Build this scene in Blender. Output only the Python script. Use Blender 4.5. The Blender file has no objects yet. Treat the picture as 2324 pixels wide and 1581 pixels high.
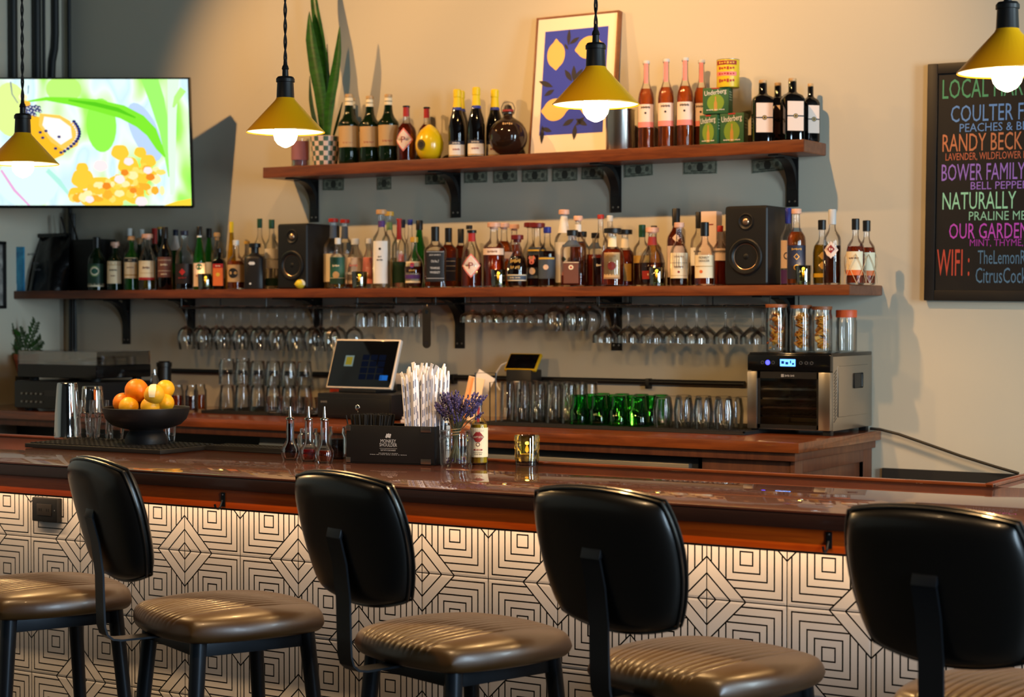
import bpy, bmesh, math, random
from mathutils import Matrix, Vector
random.seed(7)
PI=math.pi; sin=math.sin; cos=math.cos; R=math.radians
S=bpy.context.scene; COL=S.collection
# ------------------------------------------------------------------ camera
W,H,F=2324,1581,4169.0
YAW,PIT=R(31.904),R(1.188)
CAM=Vector((0,-6.19,1.4902))
f0=Vector((-sin(YAW),cos(YAW),0)); RT=Vector((cos(YAW),sin(YAW),0)); UP0=Vector((0,0,1))
FW=f0*cos(PIT)-UP0*sin(PIT); UPV=UP0*cos(PIT)+f0*sin(PIT)
cd=bpy.data.cameras.new('camera'); cam=bpy.data.objects.new('camera',cd); COL.objects.link(cam)
M=Matrix((RT,UPV,-FW)).transposed().to_4x4(); M.translation=CAM; cam.matrix_world=M
cd.sensor_fit='HORIZONTAL'; cd.sensor_width=36; cd.lens=F/W*36; cd.clip_start=.05; cd.clip_end=60
cd.dof.use_dof=True; cd.dof.focus_distance=5.0; cd.dof.aperture_fstop=4.5
S.camera=cam
# ------------------------------------------------------------------ world, lights, exposure
wd=bpy.data.worlds.new('world'); S.world=wd; wd.use_nodes=True
wd.node_tree.nodes['Background'].inputs[0].default_value=(.55,.75,1,1); wd.node_tree.nodes['Background'].inputs[1].default_value=.6
S.view_settings.view_transform='Standard'; S.view_settings.look='None'; S.view_settings.gamma=1; S.view_settings.exposure=0
try: S.view_settings.use_curve_mapping=False
except Exception: pass
cy=S.cycles
cy.max_bounces=9; cy.diffuse_bounces=3; cy.glossy_bounces=4; cy.transmission_bounces=7; cy.transparent_max_bounces=28
cy.caustics_reflective=False; cy.caustics_refractive=False; cy.sample_clamp_indirect=6; cy.sample_clamp_direct=0
cy.use_denoising=True; cy.blur_glossy=.3
def look(o,d): o.rotation_euler=Vector(d).to_track_quat('-Z','Y').to_euler()
def light(name,kind,loc,aim,energy,col,**k):
    l=bpy.data.lights.new(name,kind); l.energy=energy; l.color=col
    for a,b in k.items(): setattr(l,a,b)
    o=bpy.data.objects.new(name,l); COL.objects.link(o); o.location=loc; look(o,Vector(aim)-Vector(loc)); return o
WARM=(1,.55,.21)
# ceiling track spots washing the shelf wall
for x,ax,az,e in ((-5.50,-4.45,1.95,120),(-4.05,-3.85,2.1,60),(-2.80,-2.85,2.25,125)):
    light('track_spot','SPOT',(x,-1.42,3.25),(ax,0,az),e,WARM,spot_size=R(84),spot_blend=.75,shadow_soft_size=.022)
# daylight through the windows of the right wall and of the street front
light('window_daylight','AREA',(2.55,-1.85,1.88),(-4,-1.75,1.4),185,(.68,.88,.98),shape='RECTANGLE',size=.76,size_y=2.1)
light('window_daylight.b','AREA',(2.55,-4.6,1.88),(-3,-3.6,1.0),130,(.62,.82,1),shape='RECTANGLE',size=.76,size_y=2.1)
# fill spots added to warm the back counter, not fixtures of the bar
for x in (-5.2,-4.3,-3.4,-2.5): light('counter_fill_spot','SPOT',(x,-1.75,3.3),(x+.05,-.60,1.07),85,WARM,spot_size=R(42),spot_blend=.8,shadow_soft_size=.03)
# ceiling downlights over the stools
for x in (-4.9,-3.6,-2.3,-1.0): light('ceiling_downlight','SPOT',(x,-3.75,3.3),(x+.1,-2.55,.9),110,(1,.64,.32),spot_size=R(62),spot_blend=.6,shadow_soft_size=.04)
# warm strip tucked under the bar overhang
light('strip_light','AREA',(-3.05,-2.40,1.016),(-3.05,-2.30,.86),9.5,(1,.66,.38),shape='RECTANGLE',size=4.4,size_y=.012)
# ------------------------------------------------------------------ pixel helpers (photo frame -> world)
def ray(px,py): return FW+RT*((px-W/2)/F)+UPV*((H/2-py)/F)
def P(px,py,y): r=ray(px,py); return CAM+r*((y-CAM.y)/r.y)
def PZ(px,py,z): r=ray(px,py); return CAM+r*((z-CAM.z)/r.z)
def X(px,y): return P(px,704,y).x
def PPM(px,y): return F/((P(px,704,y)-CAM).dot(FW))
# ------------------------------------------------------------------ materials
def lin(c):
    if isinstance(c,str):
        c=[int(c[i:i+2],16) for i in (0,2,4)]
    return tuple(((v/255)/12.92 if v/255<=.04045 else ((v/255+.055)/1.055)**2.4) for v in c)
MATS={}
def pb(name,col,rough=.5,metal=0,coat=0,trans=0,ior=1.45,emit=None,es=0,spec=.5,sheen=0):
    if name in MATS: return MATS[name]
    m=bpy.data.materials.new(name); m.use_nodes=True; b=m.node_tree.nodes['Principled BSDF']; i=b.inputs
    i['Base Color'].default_value=(*lin(col),1); i['Roughness'].default_value=rough; i['Metallic'].default_value=metal
    i['Coat Weight'].default_value=coat; i['Coat Roughness'].default_value=.06; i['Transmission Weight'].default_value=trans
    i['IOR'].default_value=ior; i['Specular IOR Level'].default_value=spec
    if emit is not None: i['Emission Color'].default_value=(*lin(emit),1); i['Emission Strength'].default_value=es
    MATS[name]=m; return m
def N(m,t,**k):
    n=m.node_tree.nodes.new(t)
    for a,b in k.items():
        if a in ('in_',):
            for q,v in b.items(): n.inputs[q].default_value=v
        else: setattr(n,a,b)
    return n
def L(m,a,b): m.node_tree.links.new(a,b)
def math_(m,op,a,b=None,c=None):
    n=N(m,'ShaderNodeMath',operation=op)
    for i,v in enumerate((a,b,c)):
        if v is None: continue
        if isinstance(v,(int,float)): n.inputs[i].default_value=v
        else: L(m,v,n.inputs[i])
    return n.outputs[0]
def glass(name,tint,rough=.0,base=.04,ior=1.5):
    # thin glass wall: transparent tint with a fresnel gloss
    if name in MATS: return MATS[name]
    m=bpy.data.materials.new(name); m.use_nodes=True; nt=m.node_tree
    for n in list(nt.nodes): nt.nodes.remove(n)
    out=N(m,'ShaderNodeOutputMaterial'); mx=N(m,'ShaderNodeMixShader'); t=N(m,'ShaderNodeBsdfTransparent'); g=N(m,'ShaderNodeBsdfGlossy')
    t.inputs[0].default_value=(*tint,1); g.inputs['Roughness'].default_value=rough; g.inputs[0].default_value=(1,1,1,1)
    fr=N(m,'ShaderNodeFresnel'); fr.inputs[0].default_value=ior
    f=math_(m,'ADD',math_(m,'MULTIPLY',fr.outputs[0],.8),base-.03)
    L(m,f,mx.inputs[0]); L(m,t.outputs[0],mx.inputs[1]); L(m,g.outputs[0],mx.inputs[2]); L(m,mx.outputs[0],out.inputs[0])
    MATS[name]=m; return m
def wood(name,c1,c2,rough=.35,coat=.3,scale=(1.2,14,14),coatrough=.08,ns=3.0):
    if name in MATS: return MATS[name]
    m=pb(name,c1,rough,coat=coat); b=m.node_tree.nodes['Principled BSDF']; b.inputs['Coat Roughness'].default_value=coatrough
    tc=N(m,'ShaderNodeTexCoord'); mp=N(m,'ShaderNodeMapping'); mp.inputs['Scale'].default_value=scale
    n1=N(m,'ShaderNodeTexNoise'); n1.inputs['Scale'].default_value=ns; n1.inputs['Detail'].default_value=7; n1.inputs['Roughness'].default_value=.65; n1.inputs['Distortion'].default_value=.6
    L(m,tc.outputs['Object'],mp.inputs[0]); L(m,mp.outputs[0],n1.inputs[0])
    cr=N(m,'ShaderNodeValToRGB'); e=cr.color_ramp.elements
    e[0].position=.3; e[0].color=(*lin(c2),1); e[1].position=.72; e[1].color=(*lin(c1),1)
    L(m,n1.outputs[0],cr.inputs[0]); L(m,cr.outputs[0],b.inputs['Base Color'])
    bp=N(m,'ShaderNodeBump'); bp.inputs['Strength'].default_value=.12; bp.inputs['Distance'].default_value=.002
    L(m,n1.outputs[0],bp.inputs['Height']); L(m,bp.outputs[0],b.inputs['Normal'])
    return m
def noisy(m,scale,strength,dist=.002,detail=4):
    b=m.node_tree.nodes['Principled BSDF']; tc=N(m,'ShaderNodeTexCoord'); n=N(m,'ShaderNodeTexNoise'); n.inputs['Scale'].default_value=scale; n.inputs['Detail'].default_value=detail
    L(m,tc.outputs['Object'],n.inputs[0]); bp=N(m,'ShaderNodeBump'); bp.inputs['Strength'].default_value=strength; bp.inputs['Distance'].default_value=dist
    L(m,n.outputs[0],bp.inputs['Height']); L(m,bp.outputs[0],b.inputs['Normal']); return m
def emis(name,col,st):
    if name in MATS: return MATS[name]
    m=bpy.data.materials.new(name); m.use_nodes=True; nt=m.node_tree
    for n in list(nt.nodes): nt.nodes.remove(n)
    out=N(m,'ShaderNodeOutputMaterial'); e=N(m,'ShaderNodeEmission'); e.inputs[0].default_value=(*lin(col),1); e.inputs[1].default_value=st
    L(m,e.outputs[0],out.inputs[0]); MATS[name]=m; return m
def flat(col,rough=.6):
    k='paint_'+(col if isinstance(col,str) else '_'.join(map(str,col)))+('' if rough==.6 else '_%d'%(rough*100)); return pb(k,col,rough)
M_wall=noisy(pb('greige_wall_paint',(204,197,178),.75,spec=.25),60,.06)
M_ceil=pb('dark_ceiling_paint',(40,39,38),.9); M_floor=pb('concrete_floor',(70,66,62),.5); M_farwall=pb('far_wall_paint',(74,72,68),.9)
M_dark=pb('charcoal_paint',(38,37,35),.6)
M_black=pb('black_metal',(20,20,21),.42); M_blackgloss=pb('black_gloss',(12,12,13),.12); M_blackplastic=pb('black_plastic',(18,18,19),.38)
M_rubber=pb('black_rubber',(16,16,16),.65)
M_steel=pb('brushed_steel',(176,172,166),.28,1); M_steelpol=pb('polished_steel',(215,213,210),.09,1); M_chrome=pb('chrome',(225,225,225),.05,1)
M_steelfr=pb('brushed_steel_door',(165,160,152),.4,1)
M_shelf=wood('red_brown_shelf_wood',(134,68,26),(82,34,12),.42,.12,(1.5,16,16),.2)
M_shelfend=wood('shelf_end_grain',(126,82,62),(92,56,42),.5,.05,(9,9,9),.2)
M_bartop=wood('dark_lacquered_bar_wood',(98,44,22),(62,27,14),.5,1,(1.0,12,12),.03)
M_baredge=wood('dark_bar_edge_wood',(56,31,23),(36,21,17),.35,.5,(1.0,12,12),.1)
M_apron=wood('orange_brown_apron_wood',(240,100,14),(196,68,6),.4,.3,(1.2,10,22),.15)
M_counter=wood('red_brown_counter_wood',(140,70,28),(86,38,14),.35,.7,(1.2,12,12),.06)
M_cab=wood('brown_cabinet_wood',(112,62,36),(80,40,24),.5,.15,(10,10,1.2),.2)
G_clear=glass('clear_glass',(.985,.99,.987),ior=1.45); G_thin=glass('thin_stem_glass',(.985,.988,.985),ior=1.45)
G_green=glass('green_tumbler_glass',(.22,.80,.28),base=.04); G_olive=glass('olive_candle_glass',(.55,.55,.24),base=.14,ior=1.8)
G_amberjar=glass('amber_glass',(.55,.22,.05)); G_cover=glass('dust_cover_plastic',(.955,.955,.955),.0)
LIQ={}
for k,c,tr in (('brightgold',(232,182,44),.5),('amber',(196,96,22),1),('dkamber',(140,56,14),1),('red',(178,62,18),1),('gold',(226,160,40),1),('pale',(236,214,150),1),('brown',(88,38,14),1),
             ('water',(236,238,232),1),('rose',(214,104,44),1),('oliv',(150,120,20),1),('bit_dark',(40,14,8),.6),('bit_red',(170,24,10),1),('bit_amber',(150,50,14),1)):
    LIQ[k]=pb('liquid_'+k,c,.03,trans=tr*.74,ior=1.36)
GL={'clear':G_clear,'dkgreen':pb('dark_green_glass',(16,34,14),.06,trans=.25),'black':pb('black_glass',(9,8,8),.05,coat=.5),'green':pb('green_glass',(30,120,28),.04,trans=.75),
    'brown':pb('brown_glass',(40,20,10),.05,trans=.3),'yellow':pb('yellow_ceramic',(236,196,20),.25,coat=.6),'matteblack':pb('matte_black_glass',(20,20,24),.4),'yelglass':pb('yellow_glass',(220,170,20),.08,trans=.6),
    'navy':pb('navy_glass',(20,26,70),.1),'smoke':pb('smoky_flask_glass',(52,34,24),.07,trans=.45)}
# ------------------------------------------------------------------ mesh builder
def T(x=0,y=0,z=0,rz=0,rx=0,ry=0,s=None):
    m=Matrix.Translation((x,y,z))@Matrix.Rotation(rz,4,'Z')@Matrix.Rotation(ry,4,'Y')@Matrix.Rotation(rx,4,'X')
    if s is not None: m=m@Matrix.Diagonal((*(s if hasattr(s,'__len__') else (s,s,s)),1))
    return m
class MB:
    def __init__(s): s.v=[];s.f=[];s.mi=[];s.mats=[]
    def idx(s,m):
        if m not in s.mats: s.mats.append(m)
        return s.mats.index(m)
    def add(s,vs,fs,m,Mx=None):
        o=len(s.v); i=s.idx(m)
        s.v+=[tuple(Mx@Vector(p)) if Mx is not None else tuple(p) for p in vs]
        for f in fs: s.f.append([o+k for k in f]); s.mi.append(i)
        return s
    def lathe(s,prof,m,seg=24,Mx=None,sq=None,sy=1,a0=0,cap=True):
        vs=[];fs=[];n=len(prof)
        for j in range(n):
            z,r=prof[j][0],prof[j][1]; p=prof[j][2] if len(prof[j])>2 else 2
            for k in range(seg):
                a=a0+2*PI*k/seg; c,d=cos(a),sin(a)
                q=r*(abs(c)**p+abs(d)**p)**(-1/p) if p!=2 else r
                vs.append((q*c,q*d*sy,z))
        for j in range(n-1):
            for k in range(seg):
                k2=(k+1)%seg; fs.append((j*seg+k,j*seg+k2,(j+1)*seg+k2,(j+1)*seg+k))
        if cap:
            if prof[0][1]>1e-6: fs.append(tuple(range(seg))[::-1])
            if prof[-1][1]>1e-6: fs.append(tuple((n-1)*seg+k for k in range(seg)))
        return s.add(vs,fs,m,Mx)
    def box(s,x0,x1,y0,y1,z0,z1,m,bev=0,Mx=None,seg=2):
        if bev<=0:
            vs=[(x,y,z) for z in (z0,z1) for y in (y0,y1) for x in (x0,x1)]
            return s.add(vs,[(0,2,3,1),(4,5,7,6),(0,1,5,4),(2,6,7,3),(0,4,6,2),(1,3,7,5)],m,Mx)
        b=bmesh.new(); bmesh.ops.create_cube(b,size=1)
        for v in b.verts: v.co=Vector(((x0+x1)/2+v.co.x*(x1-x0),(y0+y1)/2+v.co.y*(y1-y0),(z0+z1)/2+v.co.z*(z1-z0)))
        bmesh.ops.bevel(b,geom=b.edges[:],offset=bev,segments=seg,profile=.6,affect='EDGES')
        b.verts.index_update(); vs=[v.co.copy() for v in b.verts]; fs=[[v.index for v in f.verts] for f in b.faces]; b.free()
        return s.add(vs,fs,m,Mx)
    def tube(s,pts,r,m,seg=8,closed=False,Mx=None,flat_=None):
        pts=[Vector(p) for p in pts]; n=len(pts); vs=[];fs=[]; up=None
        for i,p in enumerate(pts):
            a=pts[(i-1)%n] if (i>0 or closed) else p; b=pts[(i+1)%n] if (i<n-1 or closed) else p
            t=(b-a).normalized()
            if up is None: up=Vector((0,0,1)) if abs(t.z)<.9 else Vector((1,0,0))
            u=(up-t*up.dot(t)).normalized(); w=t.cross(u); up=u
            rr=r[i] if hasattr(r,'__len__') else r
            for k in range(seg):
                q=2*PI*k/seg; vs.append(p+u*(rr*cos(q))+w*(rr*sin(q)))
        for i in range(n if closed else n-1):
            i2=(i+1)%n
            for k in range(seg):
                k2=(k+1)%seg; fs.append((i*seg+k,i*seg+k2,i2*seg+k2,i2*seg+k))
        if not closed: fs.append(tuple(range(seg))[::-1]); fs.append(tuple((n-1)*seg+k for k in range(seg)))
        return s.add(vs,fs,m,Mx)
    def prism(s,pts,d,m,Mx=None):
        # 2D outline in local XZ, extruded along +Y by d
        n=len(pts); vs=[(x,0,z) for x,z in pts]+[(x,d,z) for x,z in pts]
        fs=[tuple(range(n)),tuple(range(2*n-1,n-1,-1))]+[(i,i+n,(i+1)%n+n,(i+1)%n) for i in range(n)]
        return s.add(vs,fs,m,Mx)
    def ball(s,c,r,m,seg=16,rings=10,Mx=None):
        rx,ry,rz=r if hasattr(r,'__len__') else (r,r,r); pr=[]
        vs=[];fs=[]
        for j in range(rings+1):
            t=PI*j/rings
            for k in range(seg):
                a=2*PI*k/seg; vs.append((c[0]+rx*sin(t)*cos(a),c[1]+ry*sin(t)*sin(a),c[2]-rz*cos(t)))
        for j in range(rings):
            for k in range(seg):
                k2=(k+1)%seg; fs.append((j*seg+k,j*seg+k2,(j+1)*seg+k2,(j+1)*seg+k))
        return s.add(vs,fs,m,Mx)
    def build(s,name,parent=None,angle=35,loc=None,smooth=True):
        me=bpy.data.meshes.new(name); me.from_pydata([tuple(v) for v in s.v],[],s.f)
        for m in s.mats: me.materials.append(m)
        me.polygons.foreach_set('material_index',s.mi)
        b=bmesh.new(); b.from_mesh(me); bmesh.ops.remove_doubles(b,verts=b.verts,dist=1e-6); bmesh.ops.recalc_face_normals(b,faces=b.faces); b.to_mesh(me); b.free()
        if smooth:
            me.polygons.foreach_set('use_smooth',[True]*len(me.polygons)); me.set_sharp_from_angle(angle=R(angle))
        me.update()
        o=bpy.data.objects.new(name,me); COL.objects.link(o)
        if parent is not None: o.parent=parent
        if loc is not None: o.location=loc
        return o
_txt={}
def text2d(s):
    if s not in _txt:
        cu=bpy.data.curves.new('lettering','FONT'); cu.body=s; cu.size=1; cu.resolution_u=2; cu.fill_mode='FRONT'
        ob=bpy.data.objects.new('lettering',cu); me=ob.to_mesh()
        v=[(p.co.x,p.co.y) for p in me.vertices]; f=[tuple(q.vertices) for q in me.polygons]; ob.to_mesh_clear()
        bpy.data.objects.remove(ob); bpy.data.curves.remove(cu)
        xs=[p[0] for p in v]; ys=[p[1] for p in v]
        _txt[s]=([((p[0]-min(xs)),(p[1]-min(ys))) for p in v],f,max(xs)-min(xs),max(ys)-min(ys))
    return _txt[s]
LEGIBLE={'P','JACK DANIEL\'S','Old No.7','TENNESSEE','WHISKEY','MONKEY','SHOULDER','PLAY WITH YOUR WHISKEY','SCRAPPY\'S BITTERS','Underberg','FOUR ROSES','THE BALVENIE'}
def add_text(mb,s,w,h,m,fn,x0=0,z0=0,chalk=False):
    # lettering scaled to w x h, mapped by fn(x,z) -> 3D point
    if not chalk and s not in LEGIBLE:   # too small or blurred in the photo to read: strokes the size of its letters
        n=len(s)
        for i,ch in enumerate(s):
            if ch==' ': continue
            a,b_=w*(i+.14)/n,w*(i+.80)/n; z0_,z1_=h*(.05+.12*(i%3)),h*(.92-.10*((i*2)%3))
            mb.add([fn(x0+x,z0+z) for x,z in ((a,z0_),(b_,z0_),(b_,z1_),(a,z1_))],[(0,1,2,3)],m)
        return
    v,f,tw,th=text2d(s); mb.add([fn(x0+x/tw*w,z0+y/th*h) for x,y in v],f,m)
def thing(name,label,cat,loc=(0,0,0),rz=0,group=None,kind=None):
    o=bpy.data.objects.new(name,None); COL.objects.link(o); o.location=loc; o.rotation_euler=(0,0,rz); o.empty_display_size=.05
    return tag(o,label,cat,group,kind)
def tag(o,label=None,cat=None,group=None,kind=None):
    if label: o['label']=label
    if cat: o['category']=cat
    if group: o['group']=group
    if kind: o['kind']=kind
    return o
def struct(name,mb,label,angle=35): return tag(mb.build(name,angle=angle),label,'structure',kind='structure')
def dup(o,loc=None,rz=None,label=None,group=None):
    c=o.copy(); COL.objects.link(c)
    if loc is not None: c.location=loc
    if rz is not None: c.rotation_euler=(0,0,rz)
    if label: c['label']=label
    if group: c['group']=group
    for ch in list(o.children):
        d=ch.copy(); COL.objects.link(d); d.parent=c
        for g in list(ch.children):
            e=g.copy(); COL.objects.link(e); e.parent=d
    return c
ORD='first second third fourth fifth sixth seventh eighth ninth tenth eleventh twelfth thirteenth fourteenth fifteenth sixteenth seventeenth eighteenth nineteenth twentieth'.split()
ORD+=['twenty-'+q for q in ORD[:9]]+['thirtieth']
XL=-6.32   # face of the left wall
ZB=1.067   # bar and back counter height
# ================================================================== SETTING
b=MB().box(XL-.1,2.7,0,.1,0,3.4,M_wall); o=struct('wall_back',b,'greige painted back wall behind the bar shelves')
struct('wall_left',MB().box(XL-.1,XL,-9,0,0,3.4,M_wall),'short greige side wall at the left end of the shelves')
struct('floor',MB().box(XL-.1,2.7,-9,.1,-.1,0,M_floor),'grey concrete floor under the bar stools')
struct('ceiling',MB().box(XL-.1,2.7,-9,.1,3.4,3.5,M_ceil),'dark painted ceiling above the pendant lamps')
struct('wall_front',MB().box(XL-.1,2.7,-9.1,-9,0,3.4,M_farwall),'far wall on the street side of the room')
b=MB()
for y0,y1,z0,z1 in ((-9,-5.02,0,3.4),(-4.18,-2.27,0,3.4),(-1.43,0,0,3.4),(-5.02,-4.18,0,.78),(-5.02,-4.18,2.98,3.4),(-2.27,-1.43,0,.78),(-2.27,-1.43,2.98,3.4)):
    b.box(2.6,2.7,y0,y1,z0,z1,M_farwall)
struct('wall_right',b,'right side wall with two tall window openings')
for i,(y0,y1) in enumerate(((-2.27,-1.43),(-5.02,-4.18))):
    b=MB()
    for q in (y0,(y0+y1)/2-.02,y1-.04): b.box(2.62,2.68,q,q+.04,.78,2.98,M_black)
    for z in (.78,2.94): b.box(2.62,2.68,y0,y1,z,z+.04,M_black)
    b.box(2.648,2.652,y0,y1,.78,2.98,G_clear)
    struct('window_%d'%(i+1),b,('tall black framed window nearer the back wall','tall black framed window nearer the street front')[i])
# dark wainscot on the back wall right of the back counter
struct('trim_1',MB().box(-2.31,2.6,-.012,0,0,.935,M_dark),'dark painted lower band of the back wall right of the counter')
# ================================================================== BAR
YE=-2.58; YT=-2.294; YR=-1.84
# tiled front
def tile_mat():
    m=pb('geometric_line_tile',(232,226,216),.22,coat=.3); bs=m.node_tree.nodes['Principled BSDF']
    tc=N(m,'ShaderNodeTexCoord'); sp=N(m,'ShaderNodeSeparateXYZ'); L(m,tc.outputs['Object'],sp.inputs[0])
    t=.2032; x0=-4.1216; z0=.8129
    u=math_(m,'DIVIDE',math_(m,'SUBTRACT',sp.outputs[0],x0),t); v=math_(m,'DIVIDE',math_(m,'SUBTRACT',sp.outputs[2],z0),t)
    fu=math_(m,'FLOOR',u); fv=math_(m,'FLOOR',v); p=math_(m,'SUBTRACT',u,fu); q=math_(m,'SUBTRACT',v,fv)
    par=math_(m,'ABSOLUTE',math_(m,'MODULO',math_(m,'ADD',fu,fv),2))   # 0/1
    # mirror p so the diamond corners sit at (0,0) and (1,1): diamonds where column+row is odd
    pm=math_(m,'ADD',math_(m,'MULTIPLY',p,par),math_(m,'MULTIPLY',math_(m,'SUBTRACT',1,p),math_(m,'SUBTRACT',1,par)))
    s=math_(m,'ADD',pm,q); d=math_(m,'MINIMUM',s,math_(m,'SUBTRACT',2,s))
    c=math_(m,'MAXIMUM',math_(m,'ABSOLUTE',math_(m,'SUBTRACT',p,.5)),math_(m,'ABSOLUTE',math_(m,'SUBTRACT',q,.5)))
    def lines(val,at,w):
        r=None
        for a in at:
            k=math_(m,'LESS_THAN',math_(m,'ABSOLUTE',math_(m,'SUBTRACT',val,a)),w)
            r=k if r is None else math_(m,'MAXIMUM',r,k)
        return r
    dia=lines(d,(.115,.30,.492),.0125); sq=lines(c,(.078,.167,.256,.346,.442),.0088)
    ind=math_(m,'LESS_THAN',d,.492)
    ln=math_(m,'MAXIMUM',dia,math_(m,'MULTIPLY',sq,math_(m,'SUBTRACT',1,ind)))
    edge=math_(m,'GREATER_THAN',c,.4915)
    ln=math_(m,'MAXIMUM',ln,math_(m,'GREATER_THAN',c,.494))
    nz=N(m,'ShaderNodeTexNoise'); nz.inputs['Scale'].default_value=9; L(m,tc.outputs['Object'],nz.inputs[0])
    mx=N(m,'ShaderNodeMix',data_type='RGBA'); mx.inputs[6].default_value=(*lin((206,200,194)),1); mx.inputs[7].default_value=(*lin((220,215,210)),1); L(m,nz.outputs[0],mx.inputs[0])
    m2=N(m,'ShaderNodeMix',data_type='RGBA'); L(m,ln,m2.inputs[0]); L(m,mx.outputs[2],m2.inputs[6]); m2.inputs[7].default_value=(*lin((22,20,18)),1)
    L(m,m2.outputs[2],bs.inputs['Base Color'])
    bp=N(m,'ShaderNodeBump'); bp.inputs['Strength'].default_value=.6; bp.inputs['Distance'].default_value=.002
    h=N(m,'ShaderNodeMapRange'); L(m,c,h.inputs[0]); h.inputs[1].default_value=.47; h.inputs[2].default_value=.5; h.inputs[3].default_value=1; h.inputs[4].default_value=0
    L(m,h.outputs[0],bp.inputs['Height']); L(m,bp.outputs[0],bs.inputs['Normal']); return m
root=thing('bar_counter','long bar with dark lacquered wooden top and black-and-white geometric tile front','bar',(0,0,0))
MB().box(XL,.9,YT,YT+.05,0,ZB-.039,tile_mat()).build('tile_front',root)
MB().box(XL,.9,YT+.05,YT+.30,0,ZB-.039,M_dark).build('carcass',root)
b=MB().box(XL,.9,YE,YR,ZB-.006,ZB,M_bartop,.0025)
b.box(-1.34,-.6,YR,-.75,ZB-.006,ZB,M_bartop); b.build('bar_top',root)
MB().box(XL,.9,YE+.001,YE+.06,ZB-.039,ZB-.0055,M_baredge,.006).box(XL,.9,YE+.06,YR,ZB-.039,ZB-.006,M_baredge).box(-1.34,-.6,YR,-.75,ZB-.039,ZB-.006,M_baredge).build('top_edge',root)
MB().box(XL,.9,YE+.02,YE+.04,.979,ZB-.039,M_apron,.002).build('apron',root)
MB().box(XL,.9,YE+.04,YE+.062,.972,.995,M_dark).build('light_channel',root)
MB().box(XL,-1.34,YR-.022,YR,ZB,ZB+.008,M_counter,.003).box(-1.36,-1.34,YR-.022,-.75,ZB,ZB+.010,M_counter,.003).build('back_rail',root)
MB().box(XL,.9,YT-.02,YT,.985,ZB-.039,M_dark).build('tile_cap',root)
# coat hooks on the apron
def hook():
    b=MB(); b.box(-.007,.007,-.003,0,-.036,.0,M_black,.002)
    b.tube([(0,-.004,-.02),(0,-.012,-.036),(0,-.020,-.041),(0,-.030,-.038),(0,-.034,-.028)],.0028,M_black); b.tube([(0,-.003,-.004),(0,-.005,-.007)],.0025,M_steel)
    return b.build('coat_hook')
h=hook(); ya=YE+.0195; h.location=P(507,1117,ya); tag(h,'black double coat hook on the apron between first and second stool backs','hook',group='coat hooks on the bar apron')
h2=dup(h,P(1882,1206,ya),0,'black coat hook on the apron beside the right-most stool back')
# power outlet
p=P(113,1155,YT); w=.05
t=thing('power_outlet','black double power outlet box on the tiles near the left edge','outlet',(p.x,YT,p.z))
MB().box(-.052,.052,-.022,-.0005,-.036,.036,M_blackplastic,.004).build('cover_plate',t)
b=MB().box(-.03,.03,-.024,-.0215,-.017,.017,pb('outlet_face',(34,30,27),.4),.001)
for sx in (-.015,.015):
    for dx in (-.004,.004): b.box(sx+dx-.0008,sx+dx+.0008,-.0246,-.0235,-.004,.004,M_blackgloss)
b.build('socket_face',t); MB().lathe([(0,.0025),(.002,.002)],M_steel,8,T(.042,-.021,0,rx=PI/2)).build('screw',t)
# ================================================================== BAR STOOLS
M_leather=noisy(pb('black_leather',(20,19,18),.30,coat=.15),260,.08,.0008)
M_seat=noisy(pb('sheen_tinted_seat_leather',(74,47,12),.38,coat=.08,ior=1.8),220,.1,.0008)  # black leather; golden reflection of the warm tiles is mixed into the base colour
M_stool=pb('gunmetal_stool_steel',(44,48,54),.33,.6)
def pillow(mb,hx,hy,top,bot,m,us,vs,zc=0,k=.22,p=5,fn=None,dent=None):
    nu,nv=len(us),len(vs); V=[];Fc=[]
    for side in (1,-1):
        for v in vs:
            for u in us:
                x=hx*u*math.sqrt(1-k*v*v); y=hy*v*math.sqrt(1-k*u*u)
                e=(max(0,1-abs(u)**p)*max(0,1-abs(v)**p))**.5
                z=zc+(top if side>0 else -bot)*e
                q=Vector((x,y,z))
                if dent: q=dent(u,v,q,side,e)
                V.append(fn(q) if fn else q)
    o=nu*nv
    for j in range(nv-1):
        for i in range(nu-1):
            a=j*nu+i; Fc.append((a,a+1,a+nu+1,a+nu)); Fc.append((o+a,o+a+nu,o+a+nu+1,o+a+1))
    mb.add(V,Fc,m)
def csp(n,extra=()):
    return sorted(set([round(-cos(PI*i/n),4) for i in range(n+1)]+list(extra)))
chan=[-.62+.1033*i for i in range(13)]
us=csp(34); us=[u for u in us if all(abs(u-c)>.022 for c in chan)]+[c+d for c in chan for d in (-.016,0,.016)]; us=sorted(us)
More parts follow.
